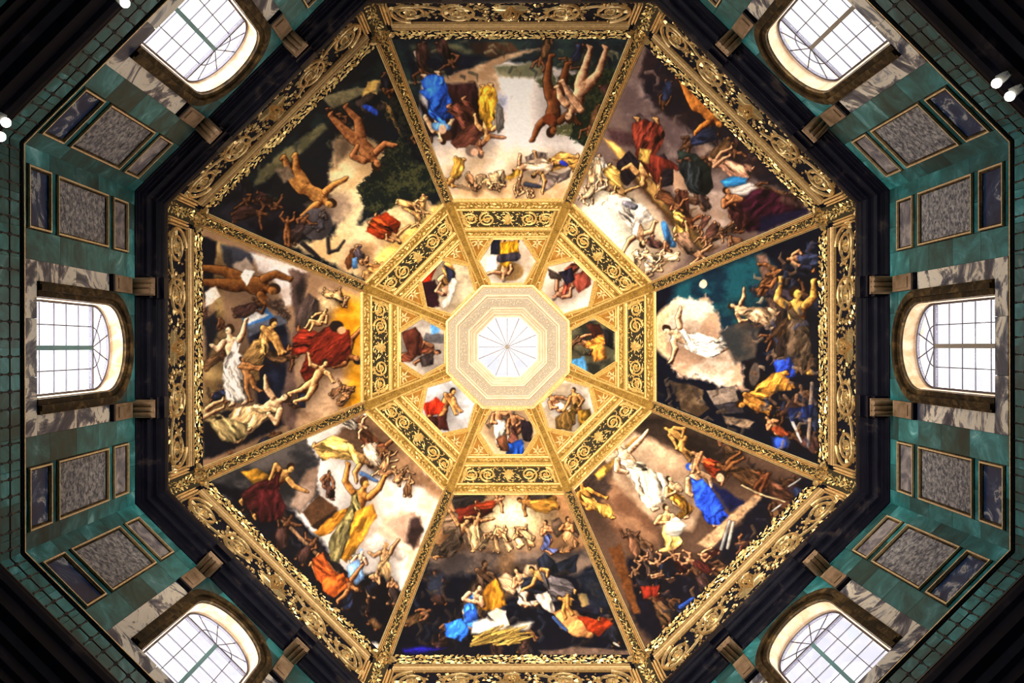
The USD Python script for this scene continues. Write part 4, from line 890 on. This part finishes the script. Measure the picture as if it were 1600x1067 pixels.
def left(p):
    p.poly((188, 156, 104), 336, 372, 352, 380, 346, 450, 352, 520, 372, 600, 360, 660, 316, 660, 316, 560, 330, 520, soft=4, tex='cloud', col2=(120, 94, 60))
    p.poly((12, 14, 26), 312, 368, 338, 376, 332, 440, 318, 470, soft=2); p.poly((60, 62, 74), 344, 380, 400, 396, 392, 420, 362, 424, 350, 410, soft=3, tex='cloud')
    p.poly((206, 182, 164), 364, 412, 386, 402, 396, 418, 386, 432, 366, 430, soft=2, tex='cloud'); p.poly((44, 44, 52), 350, 388, 362, 390, 362, 412, 350, 410, soft=1, warp=1)
    p.poly((246, 238, 236), 392, 394, 440, 408, 482, 424, 474, 470, 446, 480, 430, 440, 404, 420, soft=3, warp=4, tex='cloud', col2=(226, 206, 196))
    p.poly((36, 42, 64), 386, 510, 448, 494, 456, 560, 452, 640, 404, 646, 396, 580, soft=4, warp=4, tex='cloud', col2=(14, 18, 34)); p.poly((120, 126, 146), 386, 506, 446, 490, 450, 504, 390, 524, soft=2, tex='cloud')
    p.poly((62, 122, 192), 372, 486, 408, 470, 430, 496, 384, 510, soft=2, warp=2); p.poly((246, 242, 240), 384, 498, 394, 476, 420, 492, 388, 506, soft=1.5, warp=2)
    p.poly((120, 94, 84), 452, 420, 484, 428, 472, 500, 458, 560, 470, 640, 458, 680, 440, 650, 446, 590, 462, 500, soft=3, warp=5, tex='cloud', col2=(80, 62, 58)); p.poly((50, 40, 40), 462, 450, 478, 428, 484, 440, 470, 490, soft=2)
    p.poly((206, 170, 136), 484, 430, 568, 462, 568, 640, 470, 676, 466, 560, soft=8, warp=6, tex='cloud', col2=(150, 116, 88)); p.poly((240, 178, 50), 530, 456, 572, 470, 572, 634, 540, 640, 546, 560, 520, 500, soft=10, warp=4, tex='cloud', col2=(200, 132, 20))
    p.poly((234, 200, 150), 500, 452, 530, 456, 530, 480, 506, 490, soft=5)
    p.flick((318, 470, 352, 470, 370, 600, 350, 650, 440, 660, 400, 690, 318, 700), 80, [(110, 90, 66), (200, 168, 120), (60, 52, 50), (40, 42, 56)], 9, 7, op=.6)
    p.crowd([(335, 560), (340, 690), (415, 690), (470, 620), (440, 560), (330, 500), (350, 610), (395, 480)], 17, (126, 84, 56), 24, [(60, 40, 36), (36, 42, 66), (92, 66, 44), (30, 30, 40)])
    p.fig(372, 440, 124, 12, 'both', (132, 84, 42), None, 1, fat=1.35); p.limb((120, 74, 36), [(318, 420), (346, 428), (384, 446)], 8, 10); p.limb((84, 54, 32), [(322, 484), (352, 470), (386, 456)], 7, 9); p.poly((60, 46, 40), 408, 466, 440, 468, 456, 490, 452, 506, 428, 486, soft=3, warp=5, tex='leaf'); p.poly((236, 232, 228), 376, 430, 384, 420, 398, 424, 386, 446, soft=1.2)
    p.poly((226, 210, 196), 320, 456, 336, 446, 344, 462, 330, 474, 320, 478, soft=1.5); p.poly((22, 24, 34), 318, 500, 336, 488, 340, 520, 322, 560, soft=3)
    p.fig(405, 545, 100, 300, 'bend', (214, 164, 96), (190, 146, 88), 1, fat=1.2); p.fig(366, 570, 120, 262, 'raise', (242, 208, 168), (250, 238, 226), -1, fat=1.1); p.fig(388, 590, 66, 250, 'bend', (176, 124, 76), None, 1)
    p.poly((14, 16, 27), 316, 660, 350, 640, 380, 640, 400, 660, 440, 650, 446, 664, 330, 716, 316, 716, soft=3, warp=4)
    p.fig(402, 648, 112, 330, 'reach', (240, 202, 158), (206, 168, 120), -1, fat=1.15); p.fig(340, 660, 86, 210, 'bend', (226, 186, 140), (150, 130, 90), 1); p.limb((230, 190, 146), [(362, 640), (374, 660), (384, 680)], 9, 6); p.limb((196, 164, 120), [(340, 640), (350, 676), (354, 700)], 7, 4)
    p.poly((72, 58, 54), 466, 480, 484, 458, 500, 470, 500, 500, 480, 516, 462, 510, soft=2, tex='fold', dirn=.4)
    p.fig(512, 545, 110, 20, 'reach', (170, 112, 66), (104, 34, 22), -1, hair=(30, 22, 22)); p.poly((104, 34, 22), 470, 580, 490, 526, 516, 508, 548, 516, 552, 550, 534, 570, 506, 576, 480, 604, tex='fold', dirn=.9, amt=.4); p.limb((190, 140, 90), [(528, 500), (542, 494), (556, 498)], 4, 2.5); p.ell((36, 26, 24), 528, 510, 11, 9); p.ell((206, 160, 116), 536, 516, 7, 6)
    p.fig(500, 505, 50, 300, 'sit', (236, 190, 130), None, -1); p.limb((214, 160, 96), [(462, 524), (480, 512), (496, 504)], 5, 4); p.fig(490, 600, 84, 300, 'fly', (236, 190, 132), None, 1); p.limb((170, 44, 30), [(498, 610), (502, 626)], 3, 2)
    p.crowd([(530, 610), (545, 616), (538, 624)], 10, (190, 140, 96), 2, [(170, 124, 86), (140, 100, 70)]); p.crowd([(524, 462), (534, 470)], 10, (214, 170, 120), 4, [(200, 160, 112)])
def upper_left(p):
    p.poly((30, 42, 44), 330, 330, 560, 120, 600, 90, 640, 110, 600, 170, 540, 170, 450, 260, 380, 340, soft=6, warp=6, tex='cloud', col2=(14, 18, 26))
    p.poly((132, 122, 86), 404, 268, 440, 236, 505, 192, 512, 200, 460, 248, 410, 286, 396, 290, soft=2.5, warp=4, tex='cloud', col2=(86, 84, 62)); p.poly((120, 112, 84), 500, 150, 560, 136, 600, 140, 560, 150, 520, 170, soft=2, warp=3)
    p.poly((246, 220, 172), 528, 214, 556, 196, 586, 222, 604, 236, 600, 262, 566, 288, 572, 320, 560, 350, 600, 336, 640, 296, 690, 326, 650, 376, 580, 440, 470, 388, 452, 384, 520, 370, 540, 330, 512, 300, 516, 262, soft=4, warp=8, tex='cloud', col2=(226, 186, 134))
    p.poly((206, 176, 146), 480, 320, 540, 300, 560, 320, 530, 350, 500, 350, soft=6, warp=6, tex='cloud', col2=(150, 126, 110)); p.poly((250, 206, 116), 560, 420, 690, 318, 700, 322, 590, 440, soft=6); p.poly((214, 180, 140), 540, 380, 600, 380, 580, 430, 530, 420, soft=6, warp=5, tex='cloud', col2=(180, 140, 100))
    p.poly((170, 140, 110), 520, 220, 545, 212, 552, 230, 526, 262, soft=4, tex='cloud')
    p.poly((190, 148, 82), 596, 158, 612, 164, 646, 214, 640, 236, 624, 206, soft=2, warp=6, tex='leaf', col2=(90, 66, 40)); p.poly((206, 168, 96), 574, 128, 596, 124, 590, 146, 566, 152, soft=1.5, warp=4)
    p.flick((340, 330, 600, 110, 620, 160, 470, 270, 440, 380), 120, [(52, 64, 56), (84, 80, 58), (34, 40, 50), (110, 96, 66)], 9, 8, op=.5)
    p.flick((600, 150, 650, 210, 690, 300, 600, 330, 570, 300), 60, [(60, 62, 40), (40, 46, 36), (100, 90, 54)], 6, 9, op=.5)
    p.poly((24, 32, 30), 558, 290, 590, 260, 606, 222, 640, 210, 680, 280, 686, 300, 650, 316, 610, 326, 578, 336, 566, 318, soft=3, warp=7, tex='leaf', col2=(84, 82, 48)); p.poly((16, 20, 26), 600, 100, 626, 80, 680, 250, 650, 260, 612, 180, soft=5, tex='leaf', col2=(50, 52, 40))
    p.poly((16, 16, 24), 330, 330, 400, 300, 440, 320, 480, 330, 470, 370, 430, 380, soft=6, tex='cloud', col2=(40, 40, 52))
    p.crowd([(420, 315), (390, 330), (606, 130), (655, 190), (530, 180), (380, 300)], 17, (126, 84, 56), 30, [(60, 40, 36), (36, 42, 66), (92, 66, 44), (30, 30, 40)])
    p.fig(560, 215, 112, 55, 'reach', (172, 114, 70), None, -1, fat=1.2); p.limb((160, 108, 64), [(530, 166), (546, 190), (552, 214)], 7, 9); p.limb((170, 116, 72), [(572, 236), (552, 258), (534, 272)], 6, 4)
    p.fig(474, 290, 112, 32, 'fly', (202, 144, 78), None, 1, fat=1.25); p.limb((196, 140, 76), [(464, 230), (478, 256), (460, 284)], 8, 9); p.limb((190, 130, 70), [(398, 292), (420, 290), (440, 282)], 5, 8); p.limb((206, 150, 84), [(490, 282), (506, 268), (528, 260)], 6, 3.5)
    p.poly((130, 110, 92), 430, 264, 450, 258, 460, 276, 444, 286, soft=2); p.limb((60, 50, 46), [(580, 150), (560, 160), (574, 172), (600, 166)], 5, 3); p.limb((42, 72, 172), [(572, 166), (588, 176)], 4, 3); p.limb((140, 110, 60), [(540, 150), (570, 140)], 3, 2)
    p.ell((80, 74, 78), 496, 350, 25, 25, 0, 1.2, shade=.4); p.limb((60, 56, 60), [(478, 366), (512, 340)], 1.4); p.fig(470, 356, 50, 300, 'reach', (130, 86, 56), (60, 46, 44), 1); p.fig(450, 360, 46, 270, 'both', (140, 92, 56), None, 1); p.fig(502, 346, 40, 290, 'kneel', (90, 80, 80), (60, 56, 62), 1)
    p.limb((46, 42, 48), [(514, 372), (516, 394), (530, 390), (540, 376)], 2.2, 1.2); p.limb((40, 36, 42), [(474, 380), (500, 402)], 3, 2)
    p.poly((160, 54, 22), 574, 362, 584, 342, 606, 332, 628, 346, 624, 372, 600, 374, tex='fold', dirn=.8); p.fig(606, 360, 60, 40, 'reach', (200, 150, 100), (150, 60, 26), -1); p.limb((220, 190, 150), [(620, 352), (642, 332)], 3, 2)
    p.poly((100, 60, 34), 540, 410, 552, 388, 566, 386, 562, 410, 546, 420, tex='fold'); p.poly((96, 148, 208), 552, 404, 560, 400, 562, 418, 554, 420, tex='fold'); p.fig(566, 398, 44, 60, 'kneel', (190, 140, 96), (70, 60, 66), 1)
    p.crowd([(648, 330), (662, 322), (656, 342), (640, 318), (584, 424), (596, 418)], 11, (226, 178, 122), 6, [(206, 156, 96), (170, 120, 70)])
def top(p):
    p.poly((40, 58, 58), 600, 50, 1000, 50, 1000, 120, 930, 118, 860, 104, 800, 96, 740, 108, 660, 130, 654, 190, 600, 150, soft=3, warp=5, tex='cloud', col2=(22, 30, 40)); p.poly((116, 116, 86), 640, 70, 700, 66, 760, 80, 720, 92, 650, 100, soft=3, tex='cloud', col2=(40, 46, 46)); p.poly((20, 26, 42), 640, 96, 700, 80, 756, 92, 720, 112, 644, 122, soft=3, warp=4)
    p.poly((214, 184, 150), 640, 128, 700, 118, 752, 100, 786, 84, 850, 76, 800, 92, 776, 104, 782, 140, 766, 150, 730, 132, soft=2.5, warp=5, tex='cloud', col2=(170, 136, 104)); p.poly((156, 150, 118), 774, 104, 850, 96, 866, 112, 840, 122, 780, 120, soft=3, tex='cloud', col2=(110, 110, 86))
    p.poly((226, 196, 162), 690, 232, 780, 228, 880, 240, 930, 250, 900, 316, 700, 316, soft=10, warp=8, tex='cloud', col2=(250, 228, 204)); p.poly((206, 164, 118), 712, 280, 800, 276, 890, 290, 886, 316, 720, 318, soft=8, warp=6, tex='cloud', col2=(236, 206, 170)); p.poly((196, 200, 226), 770, 150, 800, 150, 790, 172, 770, 166, soft=6)
    p.poly((90, 62, 44), 736, 66, 800, 66, 812, 80, 770, 90, 740, 82, soft=2.5, tex='cloud', col2=(46, 34, 30)); p.limb((170, 124, 90), [(752, 76), (770, 82), (782, 70)], 7, 6); p.limb((226, 206, 186), [(708, 74), (716, 92), (752, 88)], 4, 5); p.limb((226, 210, 196), [(650, 82), (656, 98)], 3, 2)
    p.poly((30, 44, 32), 930, 108, 980, 104, 968, 150, 944, 196, 918, 232, 896, 222, 880, 206, 866, 208, 898, 180, 906, 150, 870, 122, soft=3, warp=8, tex='leaf', col2=(84, 92, 58)); p.poly((92, 100, 72), 836, 124, 866, 112, 880, 140, 846, 140, soft=3, tex='leaf', col2=(160, 150, 110)); p.poly((120, 124, 84), 864, 196, 900, 188, 896, 214, 870, 212, soft=3, tex='leaf')
    p.flick((640, 66, 980, 66, 975, 105, 860, 110, 650, 125), 70, [(90, 94, 72), (50, 62, 60), (150, 140, 110), (36, 46, 52)], 9, 12, 0., op=.55)
    p.crowd([(660, 96), (955, 160), (700, 84), (930, 190), (850, 84), (900, 90), (670, 205)], 17, (126, 84, 56), 23, [(60, 40, 36), (36, 42, 66), (92, 66, 44), (30, 30, 40)])
    p.fig(868, 152, 116, 94, 'raise', (122, 72, 40), None, -1, fat=1.2); p.fig(912, 134, 116, 112, 'bend', (222, 176, 138), None, 1, fat=1.2); p.limb((130, 78, 42), [(874, 84), (870, 110), (866, 130)], 5, 8); p.limb((226, 184, 146), [(938, 82), (920, 104), (910, 130)], 5, 8); p.limb((150, 96, 58), [(852, 172), (842, 152), (818, 136)], 6, 3.5); p.ell((110, 54, 30), 860, 186, 10, 8)
    p.poly((46, 26, 27), 664, 132, 746, 128, 756, 176, 762, 210, 730, 226, 700, 216, 690, 190, soft=3, warp=4, tex='fold', dirn=0, amt=.3); p.poly((28, 24, 34), 652, 150, 672, 172, 690, 212, 674, 214, 660, 180, soft=3)
    p.fig(686, 170, 106, 82, 'stand', SKL, (48, 100, 220), 1); p.poly((46, 98, 220), 656, 142, 694, 130, 708, 158, 714, 184, 694, 188, 676, 166, tex='fold', dirn=.5, amt=.45); p.limb((110, 160, 222), [(682, 196), (700, 200)], 6, 5); p.ell((60, 36, 26), 700, 212, 9, 8); p.ell((222, 180, 150), 694, 202, 6, 7)
    p.fig(736, 200, 96, 66, 'reach', (196, 142, 104), (98, 56, 44), -1, hair=(90, 72, 62)); p.poly((100, 58, 46), 706, 222, 720, 206, 750, 186, 760, 206, 744, 226, 716, 232, tex='fold', dirn=.8); p.limb((196, 140, 100), [(756, 218), (780, 226), (808, 236)], 5, 3); p.ell((120, 100, 90), 740, 236, 10, 9); p.ell((214, 170, 140), 744, 238, 6, 6)
    p.fig(764, 176, 84, 92, 'stand', (228, 180, 120), (214, 156, 52), 1, hair=(180, 120, 60)); p.poly((214, 158, 54), 750, 150, 774, 144, 776, 184, 764, 200, 752, 184, tex='fold', dirn=.1); p.limb((226, 180, 130), [(758, 130), (760, 160)], 4, 5); p.poly((110, 104, 100), 778, 160, 788, 170, 790, 200, 780, 208, 776, 186, tex='fold', dirn=0)
    p.fig(868, 256, 76, 150, 'fly', (222, 172, 112), (206, 152, 80), 1, wings=(130, 112, 104)); p.limb((214, 164, 104), [(866, 250), (886, 236), (896, 226)], 5, 3); p.limb((50, 64, 196), [(880, 254), (888, 258)], 3, 2); p.poly((110, 96, 92), 870, 276, 898, 262, 892, 278, 874, 288, tex='fold', dirn=.9); p.fig(834, 258, 60, 165, 'fly', (216, 170, 130), (222, 190, 162), 1)
    p.poly((206, 156, 60), 790, 278, 812, 264, 820, 270, 800, 282, tex='fold'); p.crowd([(740, 286), (752, 284), (766, 288), (778, 286), (786, 280), (816, 294), (834, 300)], 9, (226, 182, 136), 9, [(206, 160, 116), (160, 118, 84), (222, 186, 140)]); p.fig(716, 272, 54, 130, 'fly', (216, 166, 96), (206, 156, 70), -1); p.limb((60, 62, 80), [(824, 288), (846, 292)], 3, 2); p.poly((140, 116, 90), 716, 286, 740, 294, 736, 298, 716, 294, soft=1.5)
def upper_right(p):
    p.poly((150, 128, 122), 966, 160, 990, 120, 1060, 150, 1120, 210, 1200, 290, 1260, 330, 1180, 340, 1080, 270, 1000, 240, soft=6, warp=8, tex='cloud', col2=(96, 78, 78)); p.poly((26, 22, 32), 1010, 76, 1050, 96, 1160, 200, 1240, 276, 1230, 300, 1180, 280, 1120, 238, 1060, 190, 1024, 170, 1000, 120, soft=4, warp=8, tex='cloud', col2=(46, 32, 34))
    p.poly((206, 178, 160), 1080, 220, 1110, 226, 1150, 260, 1130, 270, 1096, 250, soft=5, warp=6, tex='cloud', col2=(160, 130, 118)); p.poly((80, 54, 56), 950, 200, 1000, 210, 1000, 230, 960, 226, soft=4)
    p.poly((250, 222, 190), 905, 300, 940, 260, 1000, 300, 1080, 390, 1040, 430, 1000, 430, 930, 350, soft=10, warp=6, tex='cloud', col2=(244, 208, 166)); p.ell((255, 236, 206), 966, 352, 46, 60, -.75, 16, warp=5); p.ell((255, 246, 226), 958, 344, 34, 44, -.75, 12)
    p.poly((84, 56, 32), 962, 250, 980, 250, 1126, 384, 1110, 396, 1050, 350, soft=3, warp=4); p.poly((192, 148, 84), 944, 216, 962, 222, 1060, 318, 1116, 388, 1100, 396, 1040, 330, 980, 262, soft=2, warp=3, tex='fold', dirn=2.35, freq=.4, amt=.2)
    p.poly((236, 210, 188), 1040, 262, 1070, 270, 1100, 330, 1140, 380, 1110, 384, 1070, 330, soft=4, warp=6, tex='cloud', col2=(196, 156, 126)); p.poly((226, 200, 186), 1100, 300, 1140, 300, 1160, 330, 1130, 370, 1110, 340, soft=4, warp=5, tex='cloud', col2=(180, 146, 124))
    p.flick((1010, 90, 1060, 110, 1240, 290, 1250, 330, 1100, 250, 990, 200), 120, [(70, 52, 50), (44, 36, 44), (150, 124, 112), (110, 74, 54)], 10, 10, op=.5)
    p.flick((960, 230, 1140, 380, 1100, 390, 1000, 280), 50, [(150, 110, 70), (100, 66, 44), (206, 166, 116)], 9, 11, op=.6)
    p.crowd([(1080, 136), (1150, 226), (1200, 300), (1040, 150), (1120, 240), (1220, 320), (1090, 220)], 17, (126, 84, 56), 31, [(60, 40, 36), (36, 42, 66), (92, 66, 44), (30, 30, 40)])
    p.limb((196, 124, 56), [(1040, 104), (1072, 146), (1098, 168), (1128, 188)], 5, 9); p.limb((186, 116, 54), [(1128, 190), (1144, 210), (1160, 222)], 6, 3); p.fig(1090, 164, 100, 40, 'fly', (200, 126, 56), None, 1, fat=1.2); p.limb((130, 80, 44), [(1010, 128), (1040, 150), (1064, 160)], 5, 4)
    p.fig(1012, 238, 110, 95, 'raise', (212, 166, 108), (86, 36, 26), 1, wings=(36, 28, 34), hair=(60, 36, 22)); p.limb((206, 160, 110), [(1030, 222), (1060, 214), (1084, 206)], 4, 2.5); p.limb((226, 186, 146), [(986, 218), (980, 196), (978, 182)], 5, 3); p.poly((92, 36, 26), 1016, 240, 1050, 252, 1076, 270, 1040, 264, 1030, 290, 1016, 270, tex='fold'); p.poly((226, 180, 92), 1002, 232, 1020, 236, 1016, 258, 1000, 250, tex='fold')
    p.poly((30, 38, 34), 1060, 236, 1088, 242, 1112, 262, 1116, 296, 1096, 316, 1078, 296, 1066, 270, tex='fold', dirn=.8); p.fig(1088, 290, 84, 70, 'bend', (110, 78, 60), (34, 38, 40), 1); p.limb((60, 44, 40), [(1096, 310), (1108, 324)], 5, 4)
    p.fig(1140, 262, 70, 200, 'bend', (206, 156, 120), (170, 124, 100), 1); p.poly((56, 142, 206), 1126, 284, 1144, 276, 1168, 278, 1166, 288, 1136, 294, tex='fold', dirn=1.2); p.poly((240, 228, 220), 1140, 296, 1172, 286, 1186, 296, 1164, 306, 1146, 308, tex='fold', dirn=1.2, amt=.2)
    p.poly((42, 15, 26), 1144, 326, 1176, 298, 1204, 296, 1236, 316, 1262, 330, 1200, 360, 1170, 364, 1156, 350, soft=2.5, tex='fold', dirn=.8, amt=.5); p.poly((24, 20, 44), 1190, 340, 1262, 326, 1262, 336, 1186, 366, soft=4); p.fig(1150, 336, 84, 250, 'kneel', (186, 126, 82), (60, 30, 30), 1, fat=1.15); p.limb((190, 130, 84), [(1158, 350), (1152, 366)], 6, 4); p.limb((90, 60, 56), [(1224, 312), (1250, 322)], 5, 3)
    p.fig(1070, 330, 66, 60, 'fly', (150, 96, 62), (70, 40, 30), 1); p.fig(1050, 316, 50, 40, 'reach', (170, 116, 76), (90, 56, 36), -1); p.crowd([(1100, 352), (1120, 372), (1136, 360), (1110, 366), (1150, 376)], 11, (196, 146, 106), 3, [(120, 84, 60), (80, 52, 44)])
    p.fig(950, 276, 66, 60, 'stand', (226, 190, 150), (236, 220, 204), 1); p.fig(966, 286, 60, 60, 'reach', (226, 182, 120), (222, 176, 96), -1); p.fig(992, 340, 96, 70, 'fly', (236, 196, 150), (240, 226, 212), -1); p.poly((226, 212, 200), 984, 314, 1010, 320, 1026, 344, 1008, 352, 992, 336, tex='fold', dirn=.9, amt=.25); p.limb((120, 116, 126), [(980, 318), (994, 324)], 5, 4)
    p.limb((76, 144, 212), [(1040, 352), (1046, 370), (1054, 384)], 5, 3.5); p.fig(1060, 360, 64, 50, 'sit', (226, 184, 124), (214, 166, 84), -1); p.fig(1080, 390, 60, 30, 'fly', (206, 160, 120), (130, 100, 80), 1); p.fig(1030, 382, 50, 30, 'kneel', (200, 150, 110), (90, 60, 56), 1)
    p.crowd([(926, 282), (932, 296), (922, 306), (938, 270), (1000, 412), (1016, 420), (1036, 412), (1020, 402), (1046, 400)], 12, (240, 204, 162), 6, [(240, 206, 166), (226, 182, 136), (246, 220, 190)])
PANELS = [(right, (12, 15, 28), 'fresco with glowing white cloud on teal night sky, right of the lantern'), (lower_right, (92, 68, 54), 'brown fresco with a bright blue robe in its middle, lower right of the lantern'),
    (bottom, (11, 13, 25), 'dark fresco of figures round white cloth on straw, below the lantern'), (lower_left, (238, 228, 222), 'fresco of ochre-robed figures under white sky, lower left of the lantern'),
    (left, (150, 118, 92), 'fresco with brown nude, dark red robe and yellow glow, left of the lantern'), (upper_left, (20, 25, 32), 'fresco of two nude figures beside a dark tree, upper left of the lantern'),
    (top, (242, 232, 228), 'fresco of robed figures facing two nudes under pale sky, above the lantern'), (upper_right, (120, 98, 92), 'fresco with storm cloud, winged figure and peach glow, upper right of the lantern')]
def grid_mesh(s, e, nt):
    ns = len(s); u = np.linspace(-1, 1, nt); S_ = np.repeat(s[:, None], nt, 1); T_ = e[:, None]*u[None]
    i, j = np.meshgrid(np.arange(ns-1), np.arange(nt-1), indexing='ij')
    f = np.stack([i*nt+j, i*nt+j+1, (i+1)*nt+j+1, (i+1)*nt+j], -1).reshape(-1, 4)
    return S_.ravel(), T_.ravel(), f
def panel(name, k, S_, T_, f, fn, base, label, cat, seed, h):
    X, Y = plan(S_, T_, k); p = Paint(X, Y, base, seed); fn(p)
    m = usdkit.mesh(stage, numbered('/World/'+name), (M(S_, T_, h), f), m_paint); m.AddRotateZOp().Set(45.*k)
    UsdGeom.PrimvarsAPI(m).CreatePrimvar('paint', Sdf.ValueTypeNames.Color3fArray, 'vertex').Set(Vt.Vec3fArray.FromNumpy(p.done().astype(np.float32)))
    keys(m.GetPrim(), label, cat)
for k, (fn, base, label) in enumerate(PANELS):
    s = s_of(np.linspace(485, 229, 208)); S_, T_, f = grid_mesh(s, edge(s)-rib_half(s)*.6, 280)
    panel('fresco', k, S_, T_, f, fn, base, label, 'fresco', 10+k, .015)

# ------------------------------------------------------------------ eight small hexagonal paintings round the lantern
def m_right(p): p.poly((96, 92, 70), 890, 500, 965, 500, 965, 590, 890, 590, soft=2, tex='cloud', col2=(40, 40, 34)); p.poly((86, 154, 208), 896, 562, 918, 558, 922, 582, 900, 584, soft=2); p.fig(928, 540, 66, 190, 'sit', SK, (196, 124, 52), 1, hair=(60, 36, 22)); p.poly((60, 30, 22), 918, 506, 940, 506, 950, 520, 930, 530, tex='fold'); p.poly((30, 28, 30), 944, 512, 962, 524, 962, 548, 950, 540, tex='fold'); p.poly((200, 128, 56), 922, 540, 946, 534, 952, 560, 932, 566, tex='fold'); p.fig(908, 545, 40, 200, 'bend', (110, 80, 56), (70, 66, 50), 1)
def m_lower_right(p): p.poly((214, 206, 198), 850, 600, 935, 600, 935, 690, 850, 690, soft=2, tex='cloud', col2=(180, 160, 136)); p.fig(880, 640, 62, 230, 'sit', SK, (232, 214, 190), 1); p.fig(905, 640, 64, 260, 'sit', (200, 150, 90), (120, 90, 40), -1); p.poly((104, 78, 40), 872, 654, 890, 640, 900, 660, 896, 674, 872, 672, tex='fold'); p.poly((150, 112, 40), 906, 644, 926, 640, 926, 668, 908, 672, tex='fold')
def m_bottom(p): p.poly((214, 184, 146), 740, 620, 850, 620, 850, 720, 740, 720, soft=2, tex='cloud', col2=(170, 140, 110)); p.fig(784, 668, 66, 262, 'reach', SK, (240, 232, 220), 1, wings=(120, 96, 76)); p.fig(812, 674, 66, 250, 'sit', (180, 130, 90), (90, 54, 44), -1, hair=(110, 100, 92)); p.poly((32, 78, 176), 794, 694, 818, 688, 824, 712, 794, 714, tex='fold', dirn=.3); p.poly((40, 30, 38), 816, 656, 836, 660, 834, 690, 820, 690, tex='fold'); p.poly((96, 60, 40), 778, 686, 796, 678, 798, 706, 784, 706, tex='fold')
def m_lower_left(p): p.poly((206, 208, 214), 650, 595, 745, 595, 745, 690, 650, 690, soft=2, tex='cloud', col2=(170, 164, 164)); p.fig(694, 640, 70, 300, 'bend', (206, 150, 90), None, 1, fat=1.2); p.poly((206, 52, 26), 664, 634, 684, 622, 698, 632, 690, 648, 668, 650, tex='fold'); p.poly((66, 30, 26), 668, 652, 700, 650, 704, 674, 676, 670, tex='fold')
def m_left(p): p.poly((196, 184, 174), 620, 495, 705, 495, 705, 590, 620, 590, soft=2, tex='cloud', col2=(150, 138, 130)); p.poly((92, 88, 92), 668, 520, 700, 522, 700, 538, 664, 536, soft=1.5); p.poly((96, 154, 212), 676, 508, 690, 506, 690, 520, 678, 522, soft=1.5); p.fig(654, 545, 72, 10, 'sit', (170, 116, 80), (104, 56, 40), 1, hair=(40, 28, 26)); p.poly((90, 46, 34), 630, 520, 652, 510, 664, 530, 660, 556, 640, 552, tex='fold'); p.limb((232, 214, 190), [(640, 530), (656, 518), (660, 500)], 4, 3); p.poly((50, 40, 40), 656, 560, 680, 548, 680, 570, 662, 574, tex='fold')
def m_upper_left(p): p.poly((216, 198, 168), 645, 395, 745, 395, 745, 490, 645, 490, soft=2, tex='cloud', col2=(176, 156, 130)); p.poly((196, 52, 22), 655, 410, 690, 404, 676, 440, 660, 446, soft=1.2, warp=1, tex='fold'); p.poly((44, 22, 28), 660, 442, 684, 436, 690, 478, 668, 484, soft=1.5); p.fig(694, 436, 70, 70, 'sit', (214, 170, 136), (196, 140, 76), -1, hair=(120, 96, 86)); p.poly((32, 34, 50), 696, 412, 714, 424, 716, 448, 704, 440, tex='fold'); p.limb((238, 222, 206), [(712, 440), (706, 464), (696, 476)], 5, 4); p.limb((236, 216, 196), [(682, 424), (688, 412)], 5, 4)
def m_top(p): p.poly((228, 212, 198), 740, 365, 850, 365, 850, 450, 740, 450, soft=2, tex='cloud', col2=(190, 170, 150)); p.ell((150, 118, 74), 800, 424, 22, 15, 0, 1.5); p.fig(794, 406, 66, 96, 'reach', (206, 160, 120), (216, 156, 40), 1, hair=(90, 80, 74)); p.poly((216, 154, 36), 776, 382, 812, 374, 816, 394, 800, 402, 782, 398, tex='fold', dirn=.1, freq=.7); p.poly((28, 30, 44), 772, 374, 786, 372, 784, 398, 770, 396, tex='fold'); p.poly((238, 232, 224), 764, 400, 778, 398, 780, 420, 764, 424, soft=1.2); p.limb((60, 54, 66), [(786, 404), (812, 400)], 6, 5)
def m_upper_right(p): p.poly((234, 218, 204), 845, 395, 945, 395, 945, 490, 845, 490, soft=2, tex='cloud', col2=(206, 184, 166)); p.fig(896, 444, 72, 140, 'sit', (190, 140, 110), (130, 62, 46), 1, hair=(96, 84, 80)); p.poly((130, 62, 48), 896, 430, 924, 420, 928, 446, 908, 458, tex='fold'); p.poly((30, 26, 40), 876, 426, 898, 418, 904, 436, 888, 446, tex='fold'); p.poly((70, 56, 50), 858, 420, 884, 432, 880, 440, 864, 434, tex='fold'); p.limb((120, 92, 80), [(896, 460), (912, 474)], 5, 4)
MED = [(m_right, 'brown and orange figure on dark ground, right of the lantern'), (m_lower_right, 'pale and olive robed pair, lower right of the lantern'), (m_bottom, 'white-robed and blue-robed pair, below the lantern'), (m_lower_left, 'bare-backed figure with red cloth, lower left of the lantern'),
    (m_left, 'dark brown robed figure, left of the lantern'), (m_upper_left, 'figure before a red drape, upper left of the lantern'), (m_top, 'figure in a yellow robe, above the lantern'), (m_upper_right, 'red-brown robed figure, upper right of the lantern')]
for k, (fn, label) in enumerate(MED):
    r = np.linspace(171, 97.5, 76); s = s_of(r); hw = np.interp(r, [98, 135, 171], [27, 47, 24])*px(s)
    S_, T_, f = grid_mesh(s, hw, 84)
    panel('medallion_painting', k, S_, T_, f, fn, (220, 200, 180), 'small hexagonal painting of a '+label, 'painting', 30+k, .05)
